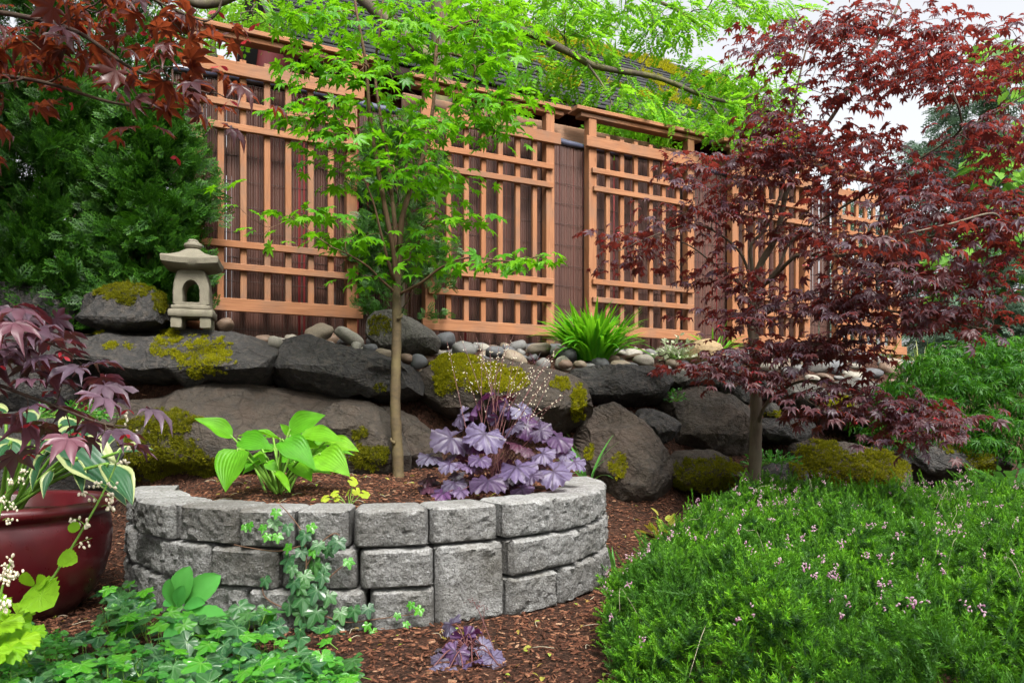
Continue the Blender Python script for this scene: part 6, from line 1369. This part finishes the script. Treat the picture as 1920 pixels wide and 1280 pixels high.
sb = Pn(345, 1178, 2.85); sed = thing('sedum', (sb[0], sb[1], .0), 'fleshy pale green sedum stem among the ivy at lower left', 'plant'); SD = [ovate(16, 6, .26, .58, .25, .35, .75, seed=s, teeth=.025) for s in range(3)]
def sz_(x, y, d): return Pn(180 + x * .28125, 1040 + y * .28125, d)
lv = [(sz_(545, 340, 2.85), sz_(580, 105, 2.8), (-.1, -1, .3), 1.15), (sz_(530, 350, 2.8), sz_(455, 190, 2.75), (-.4, -1, .4), 1.1), (sz_(590, 330, 2.85), sz_(775, 150, 2.8), (.2, -1, .5), 1.1), (sz_(555, 400, 2.78), sz_(825, 440, 2.65), (.2, -.7, 1), 1.1), (sz_(570, 390, 2.9), sz_(770, 350, 2.95), (.1, -.5, 1), 1.0), (sz_(535, 420, 2.75), sz_(560, 560, 2.62), (0, -1, .8), 1.3), (sz_(520, 380, 2.8), sz_(400, 480, 2.75), (-.4, -.6, 1), 1.2),
      (sz_(555, 460, 2.75), sz_(700, 520, 2.7), (.2, -.6, 1), 1.0), (sz_(560, 345, 2.95), sz_(640, 170, 3.0), (0, -1, .4), 1), (sz_(580, 350, 2.8), sz_(690, 300, 2.75), (.1, -.8, .8), 1.0), (sz_(530, 345, 2.9), sz_(450, 270, 2.95), (-.2, -.9, .6), 1.1), (sz_(548, 350, 2.75), sz_(555, 230, 2.7), (0, -1, .5), 1.1), (sz_(540, 450, 2.75), sz_(440, 540, 2.7), (-.3, -.6, 1), 1)]
leafset(sed, SD, M_SEDUM, lv, None, M_STALK); V, F = tube(smooth_path([sb * [1, 1, 0], sz_(545, 500, 2.82), sz_(555, 340, 2.84)], 5), [.008, .007, .006], 7); part('stem', V, F, M_SEDUM, sed, smooth=True)

fb = Pn(-10, 1240, 2.2); foam = heuchera('foamflower', (fb[0], fb[1], .0), 'chartreuse heuchera at the lower left corner with arching cream flower stems', [(30, 1150, 34, 2.1, .2, 1), (20, 1180, 36, 2.05, .1, 1.2), (38, 1200, 34, 2.0, .3, 1.2), (0, 1170, 40, 2.0, 0, 1.2), (20, 1215, 34, 1.95, .2, 1.3), (-20, 1230, 40, 1.9, 0, 1.3), (-15, 1140, 36, 2.1, -.2, 1), (60, 1185, 24, 2.05, .5, 1)], [M_CHART], 10, .16, .16, .05, 19)
stem = smooth_path([Pn(10, 1190, 2.1), Pn(80, 1110, 2.1), Pn(150, 1000, 2.12), Pn(195, 920, 2.15), Pn(225, 850, 2.2), Pn(237, 800, 2.2)], 8); V, F = tube(stem, [.0042, .0032, .0015], 6); part('flower_stem', V, F, M_STALK, foam, smooth=True)
D, FI = ICO[2]; r = np.random.default_rng(44); bt = []
def florets(root, starts, seed):
    r = np.random.default_rng(seed); bt = []
    for (x0, y0, x1, y1, d, n) in starts:
        a, b_ = Pn(x0, y0, d), Pn(x1, y1, d); V, F = tube(smooth_path([a, (a + b_) / 2 + [0, 0, .006], b_], 4), [.0012, .0007], 4); part('flower_branch', V, F, M_STALK, root, smooth=True)
        for _ in range(n): u = r.uniform(.5, 1.05); bt.append(a + (b_ - a) * u + r.normal(0, .0065, 3))
    n = len(bt); M = frames(r.normal(0, .5, (n, 3)) + [0, 0, -1], r.normal(size=(n, 3))) * (r.uniform(.0032, .0052, n))[:, None, None] * np.array([.8, 1.3, .8]); V, F, _ = scatter(D, FI, M, np.array(bt)); part('blossom_mass', V, F, M_BELL, root, smooth=True, kind='stuff')
fl = [(125, 1035, 172, 1008, 2.12, 6), (160, 985, 136, 972, 2.12, 9), (165, 975, 165, 985, 2.1, 8), (185, 940, 158, 925, 2.13, 9), (190, 930, 212, 935, 2.12, 9), (190, 950, 205, 952, 2.12, 8), (200, 910, 178, 912, 2.15, 8), (205, 900, 218, 915, 2.14, 8), (215, 870, 235, 866, 2.18, 9), (228, 840, 245, 835, 2.2, 8), (235, 810, 250, 812, 2.2, 8), (235, 800, 236, 778, 2.2, 7)]
fl += [(0, 1110, 20, 1050, 2.0, 26), (-10, 1100, 30, 1070, 2.0, 24), (0, 1160, 8, 1130, 1.95, 20), (-10, 1080, 15, 1085, 2.0, 18)]
V, F = tube(smooth_path([Pn(-15, 1220, 2.0), Pn(0, 1120, 2.0), Pn(22, 1045, 2.0)], 5), [.004, .002], 6); part('flower_stem', V, F, M_STALK, foam, smooth=True)
V, F = tube(smooth_path([Pn(-40, 1200, 2.3), Pn(0, 960, 2.35), Pn(25, 910, 2.35), Pn(43, 885, 2.35)], 6), [.004, .0016], 6); part('flower_stem', V, F, M_STALK, foam, smooth=True)
fl += [(22, 915, 18, 900, 2.35, 7), (30, 900, 42, 900, 2.35, 8), (38, 890, 45, 885, 2.35, 8), (10, 940, 28, 953, 2.35, 8), (5, 975, 22, 975, 2.35, 8), (15, 938, 0, 938, 2.35, 8)]
florets(foam, fl, 5)
lv = [(Pn(112, 1042, 2.1), Pn(140, 1050, 2.08), (.2, -1, .5), 1.3), (Pn(150, 990, 2.1), Pn(125, 985, 2.1), (-.2, -1, .5), 1.2), (Pn(60, 1100, 2.1), Pn(92, 1130, 2.05), (.2, -1, .5), 1.6), (Pn(55, 1098, 2.1), Pn(45, 1075, 2.08), (-.2, -1, .5), 1.7), (Pn(68, 1095, 2.1), Pn(82, 1085, 2.08), (.2, -1, .5), 1.4)]
leafset(foam, [ovate(15, 6, .36, .42, .2, .2, .8, seed=2, teeth=.09)], M_CHART, lv, None, M_STALK, name='stem_leaf')

# roof moss and a pale tarp-covered thing beyond the far trellis
r = np.random.default_rng(71); n = 5200; L = r.uniform(4.5, LB, n); s = r.random(n) ** .8; ax = np.array([*(-FN), 0]) * (NE - NR) + np.array([0, 0, ZR - ZE]); nn = unit(np.cross(np.array([*FD, 0]), ax))
pts = np.stack([BP(a, NE, ZE) + ax * b_ for a, b_ in zip(L, s)]) + nn * .045; k = np.array([noise.noise((a * 1.3, b_ * 5, 2)) + .35 * noise.noise((a * 5, b_ * 16, 2)) + .55 * (b_ - .6) for a, b_ in zip(L, s)]) > .1; pts = pts[k]; n = len(pts)
V, F, _ = scatter(*TUFT, frames(np.cross(nn, r.normal(size=(n, 3))), np.tile(nn, (n, 1)) + r.normal(0, .2, (n, 3))) * r.uniform(.04, .09, n)[:, None, None], pts); part('roof_moss', V, F, M_MOSS, house, kind='stuff')
